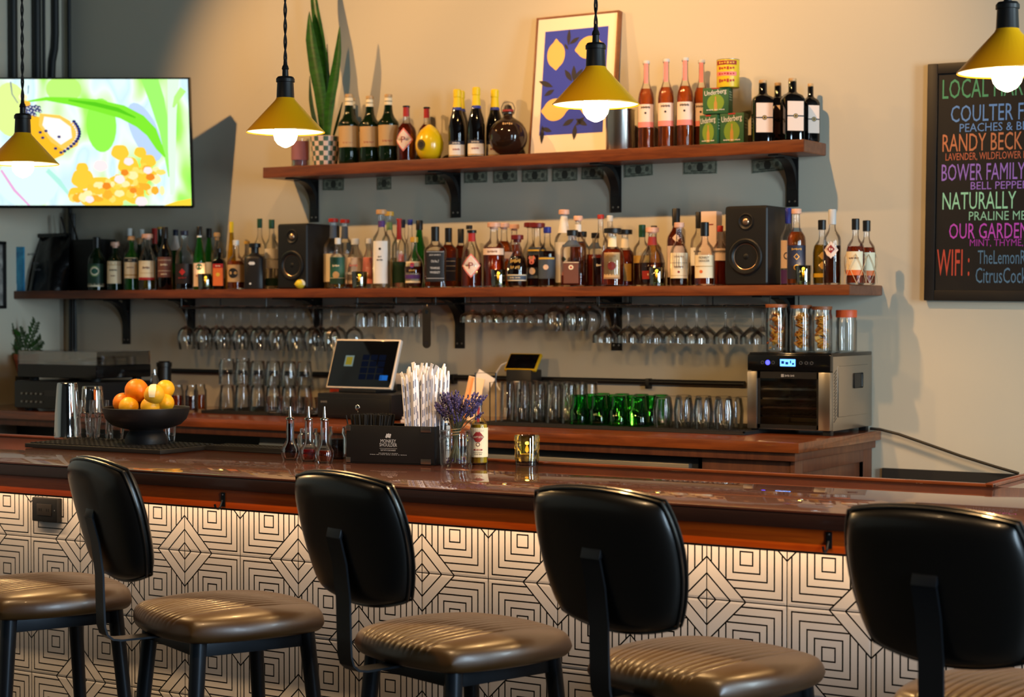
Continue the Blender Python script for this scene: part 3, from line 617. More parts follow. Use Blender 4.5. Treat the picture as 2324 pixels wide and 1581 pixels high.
# ---- lower shelf bottles   front f, middle m, back k
f,m_,k=-.255,-.165,-.075
z=ZL
LB=[
('wine_bottle','dark green bottle with round green seal label, left-most on lower shelf',220,538,40,f,'wine','dkgreen',None,0,('black',.2,1.1),L1('dg',.1,.5,70,('D',.36,.024,'gr',0),('D',.36,.019,'c',1),('D',.36,.013,'g',2),('L',.07,.13,70,'c'))),
('liquor_bottle','dark bottle with cream label and pink stopper',262,549,36,f,'std','dkgreen',None,0,('pinkcork',.13,1.3,'T'),L1('c',.14,.6,65,('B',.52,.53,60,'gd'),('T','VERMOUTH',.42,.034,.008,'k'),('T','bianco',.3,.02,.006,'br'))),
('liquor_bottle','green bottle with cream label banded black at its top',299,536,32,f,'tall','green',None,0,('cork',.1,1.3,'T'),L1('c',.22,.60,65,('B',.52,.59,60,'k'),('T','GIN',.555,.016,.006,'c'),('B',.27,.29,60,'gd'),('T','BOTANIC',.42,.028,.006,'br'))),
('liquor_bottle','clear bottle with cream label over a red foot stripe',335,531,40,f,'sloped','clear','oliv',.42,('pinkcork',.1,1.5,'T'),L1('c',.18,.52,66,('B',.18,.225,60,'r'),('T','Dolin',.40,.03,.011,'br'),('B',.30,.307,45,'gd'))),
('liquor_bottle','clear tall bottle behind the black-banded cream label bottle',295,518,30,k,'tall','clear',None,0,('clear',.12,1.2),()),
('liquor_bottle','clear tall bottle behind the red-striped cream label bottle',322,520,30,k,'tall','clear',None,0,('clear',.12,1.2),()),
('liquor_bottle','cork-topped bottle squeezed between two cream-label bottles',317,540,28,m_,'std','dkgreen',None,0,('cork',.12,1.3,'T'),()),
('wine_bottle','dark bottle with long red capsule left of the brown wine label',351,518,30,m_,'wine','black',None,0,('red',.26,1.12),()),
('wine_bottle','dark wine bottle with brown label',375,515,33,f,'wine','black',None,0,('black',.18,1.12),L1('br',.2,.52,70,('B',.47,.475,60,'c'),('T','ROSSO',.40,.03,.009,'c'),('B',.30,.305,60,'c'),('T','riserva',.25,.024,.006,'c'))),
('wine_bottle','dark wine bottle with gold rim behind the brown label',364,515,31,k,'wine','dkgreen',None,0,('gold',.03,1.15),()),
('liquor_bottle','green-necked bottle with dark cap behind dark red-triangle label',399,521,30,k,'tall','green',None,0,('navy',.1,1.2),[('L',.66,.9,170,'w')]),
('liquor_bottle','clear shouldered bottle with dark label and red triangle',419,523,40,f,'std','clear','bit_dark',.42,('navy',.08,1.3),L1('dk',.1,.44,72,('Q',.30,.013,'r',1),('T','AVERNA',.2,.036,.008,'wr'))),
('liqueur_bottle','bright green tall bottle with pale figure label',453,514,28,f,'wineslope','green',None,0,('black',.14,1.25),L1('p',.05,.42,64,('D',.36,.013,'g',1),('T','menta',.22,.026,.008,'r'),('L',.83,.86,170,'w'))),
('liqueur_bottle','bright green bottle with black neck behind tealight',475,518,28,k,'wineslope','green',None,0,('black',.15,1.25),[('L',.2,.45,60,'w')]),
('liquor_bottle','tan-capped bottle behind the dark square orange-label bottle',493,528,26,k,'std','clear','oliv',.5,('tan',.14,1.3,'T'),()),
('liquor_bottle','short dark bottle with orange and red label',498,563,28,f,'sqshort','black',None,0,('black',.1,1.1),L1('o',.09,.62,40,('B',.52,.62,40,'r'),('D',.36,.008,'y',1),('T','AMER',.57,.018,.006,'c'))),
('liqueur_bottle','tall yellow cone-shaped liqueur bottle',526,503,26,k,'cone','yelglass',None,0,('yellow',.3,1.2),()),
('whiskey_bottle','amber bottle with cream label and black oval left of black flask',536,545,42,f,'squat','clear','amber',.58,('clear',.1,1.1),L1('t',.15,.5,66,('D',.33,.021,'k',1,-.013),('T','1792',.33,.018,.007,'gd'))),
('liquor_bottle','amber-shouldered bottle behind the black flask',561,547,30,k,'std','clear','gold',.6,('gold',.06,1.3),()),
('liquor_bottle','matte black flask bottle with white bat emblem',579,552,44,f,'sqshort','matteblack',None,0,('black',.08,1.3,'T'),[('Q',.56,.007,'w',1,-.012),('Q',.56,.007,'w',1,0),('Q',.56,.007,'w',1,-.006),('T','N',.56,.02,.010,'w'),('D',.12,.004,'w',1,-.012)]),
('gin_bottle','clear tall bottle with green capsule behind the black flask',590,496,30,k,'tall','clear','water',.5,('green',.13,1.2),[('L',.2,.45,60,'w')]),
('gin_bottle','clear tall bottle with green capsule beside the left speaker',617,498,34,m_,'tall','clear','water',.5,('green',.13,1.2),[('L',.30,.42,60,'w'),('L',.44,.58,60,'w'),('L',.05,.16,80,'dg')]),
('whiskey_bottle','red-capped bottle with cream label right of left speaker',757,496,44,m_,'std','clear','pale',.3,('red',.05,1.5),[('L',.10,.50,80,'c'),('L',.72,.9,60,'b'),('D',.84,.006,'r',1)]),
('whiskey_bottle','red-capped bottle behind pink-label bottle, second from left speaker',783,498,42,k,'std','clear','pale',.3,('red',.05,1.5),[('L',.10,.50,80,'c'),('L',.72,.9,60,'b'),('D',.84,.006,'r',1)]),
('tequila_bottle','slim clear bottle with dark green label right of left speaker',767,540,36,f,'tall','clear','gold',.2,('clear',.12,1.2),L1('g',.09,.62,70,('T','CUERVO',.45,.028,.009,'c'),('D',.27,.014,'t',1),('B',.09,.2,70,'dg'),('B',.205,.212,70,'c'))),
('tequila_bottle','clear bottle with pale pink label behind a tealight',806,541,42,m_,'sloped','clear','rose',.12,('clear',.12,1.3),L1('p',.1,.62,80,('B',.28,.33,70,'sv'),('T','rosa',.46,.034,.010,'pk'))),
('tequila_bottle','clear bottle with pink strip beside tall white-label bottle',837,541,30,m_,'sloped','clear',None,0,('white',.1,1.3),[('L',.1,.62,75,'pk')]),
('vodka_bottle','tall clear bottle with purple neck band and white label',866,476,42,f,'tall','clear','pale',.35,('cork',.06,1.4,'T'),L1('w',.06,.60,50,('D',.5,.005,'k',1),('T','LOS',.40,.014,.007,'k'),('T','PASOS',.36,.024,.007,'k'),('L',.78,.86,170,'v'))),
('vodka_bottle','clear bottle with green neck tag behind tall white-label bottle',884,480,36,m_,'tall','clear','pale',.4,('gold',.06,1.4,'T'),[('L',.76,.86,170,'gr')]),
('rum_bottle','clear bottle with red neck strip and small green label',906,496,34,m_,'tall','clear','water',.3,('red',.02,1.2),[('L',.08,.38,60,'dg'),('L',.7,.98,50,'r')]),
('rum_bottle','clear bottle with red striped side',915,498,26,k,'tall','clear','rose',.4,('navy',.12,1.2),[('L',.02,.5,35,'pk')]),
('gin_bottle','clear blue-capped bottle before the tall green one',931,498,30,k,'tall','clear',None,0,('blue',.08,1.2),()),
('wine_bottle','bright green wine-shaped bottle with black cap',952,500,36,k,'wineslope','green',None,0,('black',.14,1.2),()),
('cognac_bottle','round dark cognac bottle with gold cap and purple label',940,538,44,f,'round','clear','dkamber',.5,('gold',.10,1.5),L1('c',.10,.52,52,('B',.18,.26,50,'v'),('D',.46,.008,'r',1),('D',.43,.008,'v',1),('T','VSOP',.34,.024,.008,'gd'))),
('whiskey_bottle','square whiskey bottle with black and white label, black neck',988,514,50,f,'sq','clear','dkamber',.6,('black',.24,1.1),L1('k',.10,.60,40,('T','JACK DANIEL\'S',.53,.040,.008,'w'),('T','Old No.7',.43,.028,.010,'w'),('T','TENNESSEE',.32,.034,.008,'w'),('T','WHISKEY',.25,.036,.009,'w'),('B',.15,.155,38,'w'),('B',.58,.585,38,'w'))),
('whiskey_bottle','amber bottle with black neck and dark label behind square whiskey',1018,517,44,m_,'sq','clear','dkamber',.72,('black',.24,1.1),L1('n',.12,.5,40,('B',.44,.45,38,'sv'),('B',.36,.37,38,'sv'),('B',.28,.285,38,'sv'))),
('whiskey_bottle','amber bottle with black neck beside the diamond-label bottle',1046,519,40,k,'sq','clear','dkamber',.72,('black',.24,1.1),L1('dk',.12,.5,40)),
('whiskey_bottle','clear-shouldered bottle with pink diamond P label and red neck strip',1071,522,48,f,'sloped','clear','red',.42,('black',.05,1.3),DIA),
('liquor_bottle','dark capped bottle directly behind the diamond label bottle',1065,511,30,k,'std','clear','pale',.5,('black',.06,1.4),()),
('whiskey_bottle','red-amber bottle with white band label and cork behind tealight',1121,505,50,f,'std','clear','red',.62,('pinkcork',.10,1.4,'T'),[('L',.50,.60,70,'p'),('T','BULLEIT',.55,.038,.009,'br')]),
('whiskey_bottle','cork-stoppered amber bottle, first of two behind the gold-lettered bottle',1144,506,40,m_,'std','clear','amber',.72,('pinkcork',.10,1.4,'T'),[('L',.45,.55,70,'p')]),
('whiskey_bottle','cork-stoppered amber bottle, second of two behind the gold-lettered bottle',1167,509,38,k,'std','clear','amber',.68,('pinkcork',.10,1.4,'T'),()),
('rye_bottle','squat dark bottle with gold lettering and red wax stopper',1174,533,47,f,'round','clear','bit_dark',.6,('dkred',.14,1.8,'T'),[('T','WHISTLE',.50,.040,.016,'gd'),('T','PIG RYE',.38,.036,.014,'gd'),('L',.12,.24,75,'c'),('B',.14,.22,72,'b'),('T','SMALL BATCH',.18,.04,.006,'c')]),
('rye_bottle','round bottle with dark stopper behind the pig label',1203,505,44,m_,'round','clear','water',.4,('dkred',.08,1.9,'T'),()),
('rye_bottle','round-shouldered bottle with slate label showing a pink pig',1219,506,49,f,'squat','clear','brown',.5,('dkred',.08,1.9,'T'),L1('b',.14,.62,72,('B',.56,.585,60,'y'),('D',.40,.011,'pk',1,-.014),('Q',.455,.008,'pk',2,-.022),('Q',.455,.008,'pk',2,-.006),('D',.46,.006,'t',3,-.014),('D',.385,.004,'wr',3,-.014),('D',.25,.013,'p',1,-.012))),
('rye_bottle','bottle with slate label and blue capsule right of the pig label',1242,515,40,m_,'std','clear','bit_dark',.6,('blue',.10,1.3),L1('b',.14,.5,72,('B',.46,.49,60,'y'),('D',.33,.010,'p',1))),
('bourbon_bottle','tall pale bottle with white label and white neck foil',1280,476,44,m_,'tall','clear','pale',.35,('pinkcork',.07,1.35,'T'),[('L',.06,.58,58,'w'),('Q',.36,.010,'dg',1),('D',.53,.005,'k',1),('L',.70,.92,170,'w')]),
('bourbon_bottle','tall pale bottle with cork behind the black-stoppered bottles',1305,490,42,k,'tall','clear','amber',.62,('pinkcork',.08,1.35,'T'),[('L',.78,.88,170,'w')]),
('bourbon_bottle','clear square bottle with red-dot brown label, black stopper',1299,522,50,f,'sqshort','clear','red',.2,('black',.10,1.35),[('L',.06,.44,34,'br'),('D',.34,.009,'c',1),('D',.34,.004,'r',2),('L',.70,.82,80,'b'),('D',.77,.006,'c',1),('D',.77,.003,'r',2),('B',.42,.43,34,'c')]),
('bourbon_bottle','black-stoppered square bottle, second of three with red-dot necks',1320,525,46,m_,'sqshort','clear','red',.5,('black',.10,1.35),[('L',.70,.82,80,'b'),('D',.77,.006,'c',1),('D',.77,.003,'r',2),('L',.1,.4,34,'sv')]),
('bourbon_bottle','black-stoppered square bottle, third of three with red-dot necks',1341,528,42,k,'sqshort','clear','red',.6,('black',.10,1.35),[('L',.70,.82,80,'b'),('D',.77,.006,'c',1),('D',.77,.003,'r',2)]),
('rum_bottle','tall clear bottle with red cap behind the rose label bottle',1363,487,36,m_,'tall','clear','brown',.40,('red',.06,1.3),[('T','RUM',.3,.02,.01,'w')]),
('rum_bottle','tall clear bottle with narrow neck behind the rose label bottle',1384,489,34,k,'tall','clear','gold',.5,('clear',.08,1.25),()),
('bourbon_bottle','wide amber bottle with cream label and dark rose emblem',1390,518,54,f,'squat','clear','red',.64,('black',.08,1.9,'T'),L1('t',.13,.58,42,('T','FOUR ROSES',.52,.030,.007,'k'),('D',.35,.015,'dr',1),('B',.14,.15,40,'br'),('L',.68,.86,70,'c'),('D',.77,.005,'r',1))),
('bourbon_bottle','wide amber bottle behind and right of the rose label bottle',1418,521,46,m_,'squat','clear','red',.64,('black',.08,1.9,'T'),[('L',.68,.86,70,'c'),('D',.77,.005,'r',1),('L',.1,.4,40,'gd')]),
('scotch_bottle','clear bottle with green capsule behind the red-capsule bottle',1457,510,40,m_,'std','clear','brown',.42,('green',.20,1.15),[('L',.38,.50,60,'gd')]),
('scotch_bottle','amber bottle with black capsule behind the red-capsule bottle',1484,512,36,k,'std','clear','gold',.68,('black',.10,1.2),()),
('scotch_bottle','round clear bottle with pink-cork top and red neck label',1480,516,60,f,'round','clear','brown',.40,('pinkcork',.10,1.5,'T'),[('L',.12,.26,40,'wr'),('T','rare',.2,.02,.008,'p'),('L',.70,.84,170,'wr')]),
('scotch_bottle','tall amber bottle with black capsule and cream label behind',1534,473,42,k,'std','clear','dkamber',.78,('black',.22,1.25),[('L',.12,.52,66,'p'),('Q',.62,.014,'p',1)]),
('scotch_bottle','cream label scotch bottle with cork left of two black-cap bottles',1541,505,42,f,'squat','clear','brown',.42,('pinkcork',.10,1.4,'T'),L1('c',.12,.52,66,('B',.16,.165,60,'gd'),('T','THE BALVENIE',.46,.036,.006,'br'),('B',.36,.365,60,'br'),('T','doublewood',.30,.03,.007,'br'),('D',.22,.004,'wr',1))),
('scotch_bottle','clear bottle with black capsule and grey label',1586,481,38,k,'std','clear','brown',.38,('black',.22,1.2),[('L',.28,.52,66,'w'),('T','CRAFT',.47,.026,.007,'k')]),
('scotch_bottle','cream label scotch bottle with black capsule beside right speaker',1599,504,46,f,'squat','clear','dkamber',.46,('black',.22,1.35),L1('c',.12,.48,66,('T','MONKEY',.44,.036,.008,'k'),('T','SHOULDER',.39,.038,.008,'k'),('B',.30,.31,55,'gd'),('D',.22,.006,'o',1,-.01))),
('scotch_bottle','amber bottle with pink label squeezed against right speaker',1634,512,34,m_,'std','clear','red',.5,('red',.1,1.2),[('L',.42,.62,70,'p')]),
('gin_bottle','clear bottle with blue capsule right of right speaker',1788,472,34,m_,'tall','clear','water',.5,('blue',.20,1.25),[('L',.22,.58,60,'p'),('D',.38,.013,'n',1),('D',.38,.009,'p',2),('L',.02,.2,60,'v')]),
('bourbon_bottle','amber bottle with navy label right of right speaker',1807,474,43,f,'std','clear','amber',.70,('pinkcork',.05,1.2,'T'),L1('n',.08,.52,64,('T','BARRELL',.47,.034,.008,'gd'),('Q',.37,.010,'gd',1),('Q',.37,.007,'n',2),('D',.23,.010,'gd',1),('D',.23,.007,'n',2))),
('rum_bottle','netted olive-amber bottle with black cap',1865,499,42,m_,'squat','clear','oliv',.62,('black',.15,1.4),[('L',.12,.18,75,'y'),('Q',.45,.012,'gd',1),('Q',.30,.012,'gd',1)]),
('tequila_bottle','clear bottle with white shield label and pale grey capsule',1888,475,40,f,'std','clear','brown',.52,('silver',.20,1.3),[('Q',.46,.026,'p',1),('D',.44,.019,'p',1),('Q',.47,.013,'wr',2),('T','TA',.47,.014,.010,'p')]),
('rum_bottle','roped amber rum bottle with orange-striped label, left of the pair',1941,496,42,f,'squat','clear','red',.58,('black',.17,1.35),L1('c',.14,.50,60,('B',.14,.22,60,'o'),('T','PLANTATION',.40,.034,.006,'br'))),
('rum_bottle','roped amber rum bottle at right end of lower shelf',1966,500,42,m_,'squat','clear','red',.58,('black',.17,1.35),L1('c',.14,.50,60,('B',.14,.22,60,'o'))),
]
BO={}
for (nm,lab,px,top,w,y,sh,gl,lq,fi,cp,mk) in sorted(LB,key=lambda r:r[5]):
    q=bottle(nm,lab,px,top,w,y+random.uniform(-.006,.006),z,sh,gl,lq,fi,cp,mk,random.uniform(-8,8),'bottles on the lower shelf'); BO[lab]=q
M_rope=pb('rope_net',(206,180,140),.8)
for lab in ('roped amber rum bottle with orange-striped label, left of the pair','roped amber rum bottle at right end of lower shelf'):
    b=MB()
    for a0 in (.3,1.5,2.7,3.9,5.2):
        for sg in (1,-1):
            b.tube([( (.037 if tt<.75 else .037-.10*(tt-.75))*sin(a0+sg*tt*1.6),-(.037 if tt<.75 else .037-.10*(tt-.75))*cos(a0+sg*tt*1.6),.004+.125*tt) for tt in [i/10 for i in range(11)]],.0011,M_rope,5)
    b.build('rope_net',BO[lab])
# ================================================================== SPEAKERS, TEALIGHTS, LEMON ON THE LOWER SHELF
M_spk=pb('speaker_black_ash',(15,15,16),.5); M_cone=pb('speaker_cone_metal',(196,160,128),.3,.85); M_surr=pb('speaker_rubber',(10,10,10),.5)
def speaker(px0,px1,top,lab):
    y0=-.285; a,b_=X(px0,y0),X(px1,y0); w=(b_-a)/2; h=P(px0,top,y0).z-ZL
    t=thing('bookshelf_speaker',lab,'speaker',((a+b_)/2,y0,ZL),0,'black bookshelf speakers')
    MB().box(-w,w,0,.225,.0,h,M_spk,.012,seg=3).build('cabinet',t)
    zc=h*.36; r=w*.78; fr=T(0,0,zc,rx=PI/2)
    MB().lathe([(-.004,r*1.0),(.004,r*1.0),(.007,r*.93),(.006,r*.80),(.0,r*.70)],M_surr,32,fr,cap=False).build('woofer_surround',t)
    wf=MB().lathe([(.001,r*.72),(-.012,r*.34),(-.016,r*.30)],M_cone,32,fr,cap=False).build('woofer_cone',t)
    MB().lathe([(-.014,r*.30),(-.004,r*.27),(.001,r*.14),(.002,.0005)],M_surr,24,fr).build('dust_cap',wf)
    b=MB().lathe([(-.002,.030),(.002,.030),(.003,.026),(-.001,.018)],M_surr,28,T(0,0,h*.80,rx=PI/2),cap=False); b.build('tweeter_plate',t)
    MB().ball((0,-.001,h*.80),(.0125,.006,.0125),M_cone,16,8).build('tweeter_dome',t)
    return t
speaker(629,697,508,'black bookshelf speaker on the lower shelf behind the single lemon')
speaker(1644,1741,468,'black bookshelf speaker near right end of the lower shelf')
M_flame=emis('candle_flame',(255,170,80),7); M_wax=pb('candle_wax',(236,206,150),.5,trans=0)
def tealight(px,y,zs,wpx,hm,lab,big=False):
    R0=wpx/PPM(px,y)/2; t=thing('candle_holder',lab,'candle holder',(X(px,y),y,zs),math.atan2(-X(px,y),-(CAM.y-y)),'olive glass candle holders')
    b=MB().lathe([(0,R0*.90),(.004,R0*.93),(hm,R0),(hm+.001,R0*.985),(hm,R0*.965),(.012,R0*.90),(.010,.001)],G_olive,28)
    b.build('glass_cup',t,50)
    if big:
        g=MB(); n=40; Rr=lambda z:R0*.93+(R0*.07)*z/hm+.0004
        for q in range(12):
            a0=2*PI*q/12
            for zc in (.022,.044,.066):
                for rr in (.012,.008,.004):
                    pts=[(a0+da*rr/R0,zc+dz*rr) for da,dz in ((1,0),(0,1),(-1,0),(0,-1))]
                    g.tube([(Rr(zz)*cos(aa),Rr(zz)*sin(aa),zz) for aa,zz in pts],.00028,M_gold,4,True)
        g.build('etched_lines',t)
        MB().lathe([(.0005,R0*.915),(.012,R0*.945)],GL['black'],28,cap=False).build('dark_base',t)
    c=MB().lathe([(.012,R0*.60),(.030 if big else .026,R0*.60),(.029 if big else .025,R0*.3),(.029 if big else .025,.0006)],M_wax,20).build('candle',t)
    MB().lathe([(.034,.0012),(.038,.0045),(.044,.0050),(.052,.0022),(.058,.0004)],M_flame,12).build('flame',c)
    l=bpy.data.lights.new('candle_glow','POINT'); l.energy=.25 if big else .16; l.color=(1,.62,.25); l.shadow_soft_size=.006
    o=bpy.data.objects.new('candle_glow',l); COL.objects.link(o); o.parent=t; o.location=(0,0,.070)
    return t
M_gold=pb('gold_line',(214,190,110),.25,.9)
for px,l in ((467,'lit olive glass tealight before the bright green liqueur bottles'),(816,'lit olive glass tealight before the pale pink label bottle'),(1131,'lit olive glass tealight before the red-amber white-band bottle'),
        (1490,'lit olive glass tealight before the round red-neck bottle'),(1823,'lit olive glass tealight before the navy-label bottle')):
    tealight(px,-.283,ZL,36,.066,l)
# lemon sitting before the left speaker
def lemon(name,lab,loc,r,col,rz=0,tilt=0,cat='lemon',group=None,nub=1.25,peel=False):
    t=thing(name,lab,cat,loc,rz,group)
    pr=[(-r*nub,.001),(-r*nub+.0015,r*.12),(-r*1.08,r*.22),(-r*.95,r*.45),(-r*.72,r*.74),(-r*.4,r*.94),(0,r),(r*.4,r*.94),(r*.72,r*.74),(r*.95,r*.45),(r*1.08,r*.22),(r*nub-.0015,r*.12),(r*nub,.001)]
    if nub==1: pr=[(-r*cos(PI*i/14),max(.0006,r*sin(PI*i/14))) for i in range(15)]
    mt=noisy(pb('peel_%d_%d_%d'%col,col,.38),150,.25,.002)
    MB().lathe(pr,mt,28,T(0,0,0,ry=tilt)).build('peel',t,80)
    if nub==1: MB().ball((r*sin(tilt),0,r*cos(tilt)),(.0035,.0035,.0016),flat(PAPER['gr']),8,6).build('stem_scar',t)
    if peel:
        V=[];Fc=[];n=14
        for i in range(n):
            a=-.2+1.5*i/(n-1)
            for q in (-1,0,1):
                ph=.36*q*(1-.35*abs(a-.5)); d_=Vector((cos(a)*cos(ph),sin(ph),sin(a)*cos(ph))); d_.rotate(Matrix.Rotation(R(-35),3,'Z')); ka=d_.dot(Vector((sin(tilt),0,cos(tilt))))**2; rr=r*1.03/math.sqrt(ka/(nub*nub)+1-ka)
                V.append(Vector((rr*cos(a)*cos(ph)*1.0,rr*sin(ph),rr*sin(a)*cos(ph)*1.02)))
        for i in range(n-1):
            for q in (0,1): o=i*3+q; Fc.append((o,o+1,o+4,o+3))
        MB().add(V,Fc,pb('lemon_pith',(250,240,200),.5),T(rz=R(-35))).build('bare_pith_strip',t,80)
    return t
y=-.292; r=.019
lemon('lemon','single lemon lying on the lower shelf before the left speaker',(X(681,y),y,ZL+r),r,(232,206,50),.6,PI/2,nub=1.2,peel=True)
# black bag, slim box and record at the left end of the lower shelf
x0,x1=X(36,-.29),X(150,-.20)
t=thing('black_bag','crumpled black bag standing at left end of lower shelf','bag',((x0+x1)/2,-.20,ZL))
b=MB(); V=[];Fc=[]; w=(x1-x0)/2; nz,nx=9,13
for sd in (0,1):
    for j in range(nz):
        for i in range(nx):
            u=i/(nx-1)*2-1; v=j/(nz-1); hh=.252*v
            bul=(1-u**4)*(.05*(1-v*v)+.012); xx=u*w*(1-.14*v*(1 if u>0 else .1)); yy=(-bul if sd==0 else bul*.8)+.012*sin(7*u+5*v)*(v*(1-v))*2+.05*v
            V.append(Vector((xx,yy,hh+.010*sin(5*u+2)*v)))
o_=nz*nx
for j in range(nz-1):
    for i in range(nx-1):
        a=j*nx+i; Fc+=[(a,a+1,a+nx+1,a+nx),(o_+a,o_+a+nx,o_+a+nx+1,o_+a+1)]
for j in range(nz-1):
    for i in (0,nx-1): a=j*nx+i; Fc.append((a,a+nx,o_+a+nx,o_+a))
for i in range(nx-1):
    for j in (0,nz-1): a=j*nx+i; Fc.append((a,o_+a,o_+a+1,a+1))
b.add(V,Fc,noisy(pb('black_bag_foil',(14,14,16),.28),9,.5,.02)).build('bag_body',t,70)
MB().box(-w*.85,w*.72,.030,.062,.246,.264,M_blackgloss,.003).build('folded_top',t)
b=MB(); 
for q,(a,c,s2) in enumerate(((-.03,.16,.04),(.0,.12,.03),(.012,.09,.03))): add_text(b,('COFFEE','roast','blend')[q],s2*1.4,.012,flat((90,88,92)),lambda x,z:Vector((x,-.075-.0015,z)),a-.02,c)
b.build('lettering',t,smooth=False)
t=thing('magazine','blue-covered magazine leaning behind the black bag at left shelf end','magazine',(X(40,-.285),-.292,ZL),R(2))
MB().box(-.03,.05,-.004,.004,0,.20,wood('blue_cover',(80,190,220),(20,90,150),.4,.2,(3,3,3),.2),.001).build('cover',t)
MB().box(-.026,.006,-.0048,-.0038,.004,.034,flat(PAPER['w'])).build('price_sticker',t,smooth=False)
t=thing('record_box','matte black box standing behind the left-most green bottle','box',(X(214,-.10),-.10,ZL))
MB().box(-.088,.088,-.05,.05,0,.232,noisy(pb('black_card',(12,12,12),.6),30,.1),.004).build('box_body',t)
MB().box(-.089,.089,-.051,.051,.205,.2335,pb('black_card_lid',(16,16,16),.55),.004).build('box_lid',t)
# white carton beside the right speaker
y=-.10; t=thing('white_carton','pale pink-white bottle carton beside the right speaker','carton',(X(1613,y),y,ZL),R(4))
hh=P(1613,480,y).z-ZL; MB().box(-.030,.030,-.022,.035,0,hh,flat((238,214,204)),.0012).build('carton_body',t)
b=MB(); b.box(-.018,.018,-.0228,-.0221,hh-.05,hh-.046,flat(PAPER['wr'])); b.build('carton_print',t,smooth=False)
# ================================================================== UPPER SHELF OBJECTS
M_leaf=wood('snake_plant_green',(44,104,20),(18,58,12),.35,.3,(9,9,28),.2,2.0); M_leafd=wood('snake_plant_dark',(30,70,22),(14,40,14),.4,.2,(9,9,28),.2,2)
yp=-.125
t=thing('potted_snake_plant','tall snake plant in a green-and-white checkered pot on the upper shelf','plant',(X(739,yp),yp,ZU))
org=Vector((X(739,yp),yp,ZU))
rp=34/PPM(739,yp); hp=P(739,311,yp).z-ZU
b=MB(); ncol,nrow=18,6
mA,mB_=flat((226,196,178),.45),flat((70,96,78),.45)
for j in range(nrow):
    for i in range(ncol):
        V=[]
        for (aa,jj) in ((i,j),(i+1,j),(i+1,j+1),(i,j+1)):
            r=rp*(.80+.20*jj/nrow); a=2*PI*aa/ncol; V.append((r*cos(a),r*sin(a),hp*jj/nrow))
        b.add(V,[(0,1,2,3)],mA if (i+j)%2 else mB_)
b.lathe([(hp,rp),(hp+.002,rp*.97),(hp-.004,rp*.93),(.01,rp*.75)],mA,ncol,cap=False); b.add([(rp*.80*cos(2*PI*i/ncol),rp*.80*sin(2*PI*i/ncol),0) for i in range(ncol)],[tuple(range(ncol))[::-1]],mA)
b.build('pot',t,30)
MB().lathe([(hp-.014,rp*.91),(hp-.010,.001)],pb('potting_soil',(40,28,20),.95),18).build('soil',t)
def blade(cl,wd,dy,mat,fold=.25,th=.0022):
    pts=[P(px,py,yp+dy)-org for px,py in cl]; s=PPM(739,yp); V=[];Fc=[]; n=len(pts)
    # smooth resample
    q=[];ws=[]
    for i in range(n-1):
        for k_ in range(4):
            u=k_/4; p0=pts[max(0,i-1)];p1=pts[i];p2=pts[i+1];p3=pts[min(n-1,i+2)]
            q.append(.5*((2*p1)+(p2-p0)*u+(2*p0-5*p1+4*p2-p3)*u*u+(3*p1-p0-3*p2+p3)*u**3)); ws.append(wd[i]+(wd[i+1]-wd[i])*u)
    q.append(pts[-1]); ws.append(wd[-1])
    for p,w in zip(q,ws):
        h=max(.3,w)/s/2
        for dx,dyy in ((-h,-fold*h),(-h*.45,0),(0,fold*h*.35),(h*.45,0),(h,-fold*h),(h*.45,th),(0,fold*h*.35+th),(-h*.45,th)): V.append(p+Vector((dx,dyy,0)))
    for i in range(len(q)-1):
        for k_ in range(8): o=i*8; Fc.append((o+k_,o+(k_+1)%8,o+8+(k_+1)%8,o+8+k_))
    Fc+=[tuple(range(8)),tuple(range(len(q)*8-1,len(q)*8-9,-1))]
    return MB().add(V,Fc,mat)
for cl,wd,dy,mt in ((((702,26),(708,90),(720,160),(732,230),(738,314)),(1,30,38,34,20),0,M_leaf),(((710,-60),(714,0),(726,80),(738,170),(742,314)),(1,20,30,28,14),.022,M_leaf),
        (((771,60),(768,120),(760,180),(750,240),(744,314)),(1,20,28,28,16),-.012,M_leaf),(((703,172),(706,225),(714,270),(726,314)),(1,11,13,8),-.015,M_leafd),(((777,232),(770,262),(762,292),(756,314)),(1,8,8,5),.012,M_leafd),
        (((742,100),(746,170),(748,240),(746,314)),(1,7,9,7),.03,M_leafd)):
    blade(cl,wd,dy,mt).build('leaf',t,60)
# glass candle jar with mauve label
y=-.12; x=X(683,y); r=21/PPM(683,y); t=thing('candle_jar','clear glass jar candle with mauve label left of the checkered planter','candle',(x,y,ZU),R(28))
hh=P(683,316,y).z-ZU; MB().lathe([(0,r*.95),(.003,r),(hh,r),(hh,r*.94),(.006,r*.93),(.006,.001)],G_clear,24,cap=False).build('glass_jar',t)
MB().lathe([(.008,r*.9),(hh*.62,r*.9)],pb('mauve_wax',(176,120,124),.5),24).build('wax',t)
b=MB(); n=12; V=[];Fc=[]
for i in range(n+1):
    a=-1.2+2.4*i/n; V+=[((r+.0007)*sin(a),-(r+.0007)*cos(a),hh*.25),((r+.0007)*sin(a),-(r+.0007)*cos(a),hh*.92)]
for i in range(n): Fc.append((i*2,i*2+2,i*2+3,i*2+1))
b.add(V,Fc,flat((150,96,104))); b.build('label',t,smooth=False)
# steel canister
y=-.115; x=X(1407,y); r=33/PPM(1407,y); hh=P(1407,250,y).z-ZU
t=thing('steel_canister','tall brushed steel canister beside the leaning lemon print','canister',(x,y,ZU))
MB().lathe([(0,r*.97),(.003,r),(hh-.004,r),(hh,r*1.02),(hh+.001,r*.98),(hh-.004,r*.96),(.006,r*.95),(.006,.001)],M_steel,32,cap=False).build('canister_body',t)
b=MB().tube([(r*1.02*cos(2*PI*i/24),r*1.02*sin(2*PI*i/24),hh) for i in range(24)],.0018,M_steelpol,6,True); b.build('rolled_rim',t)
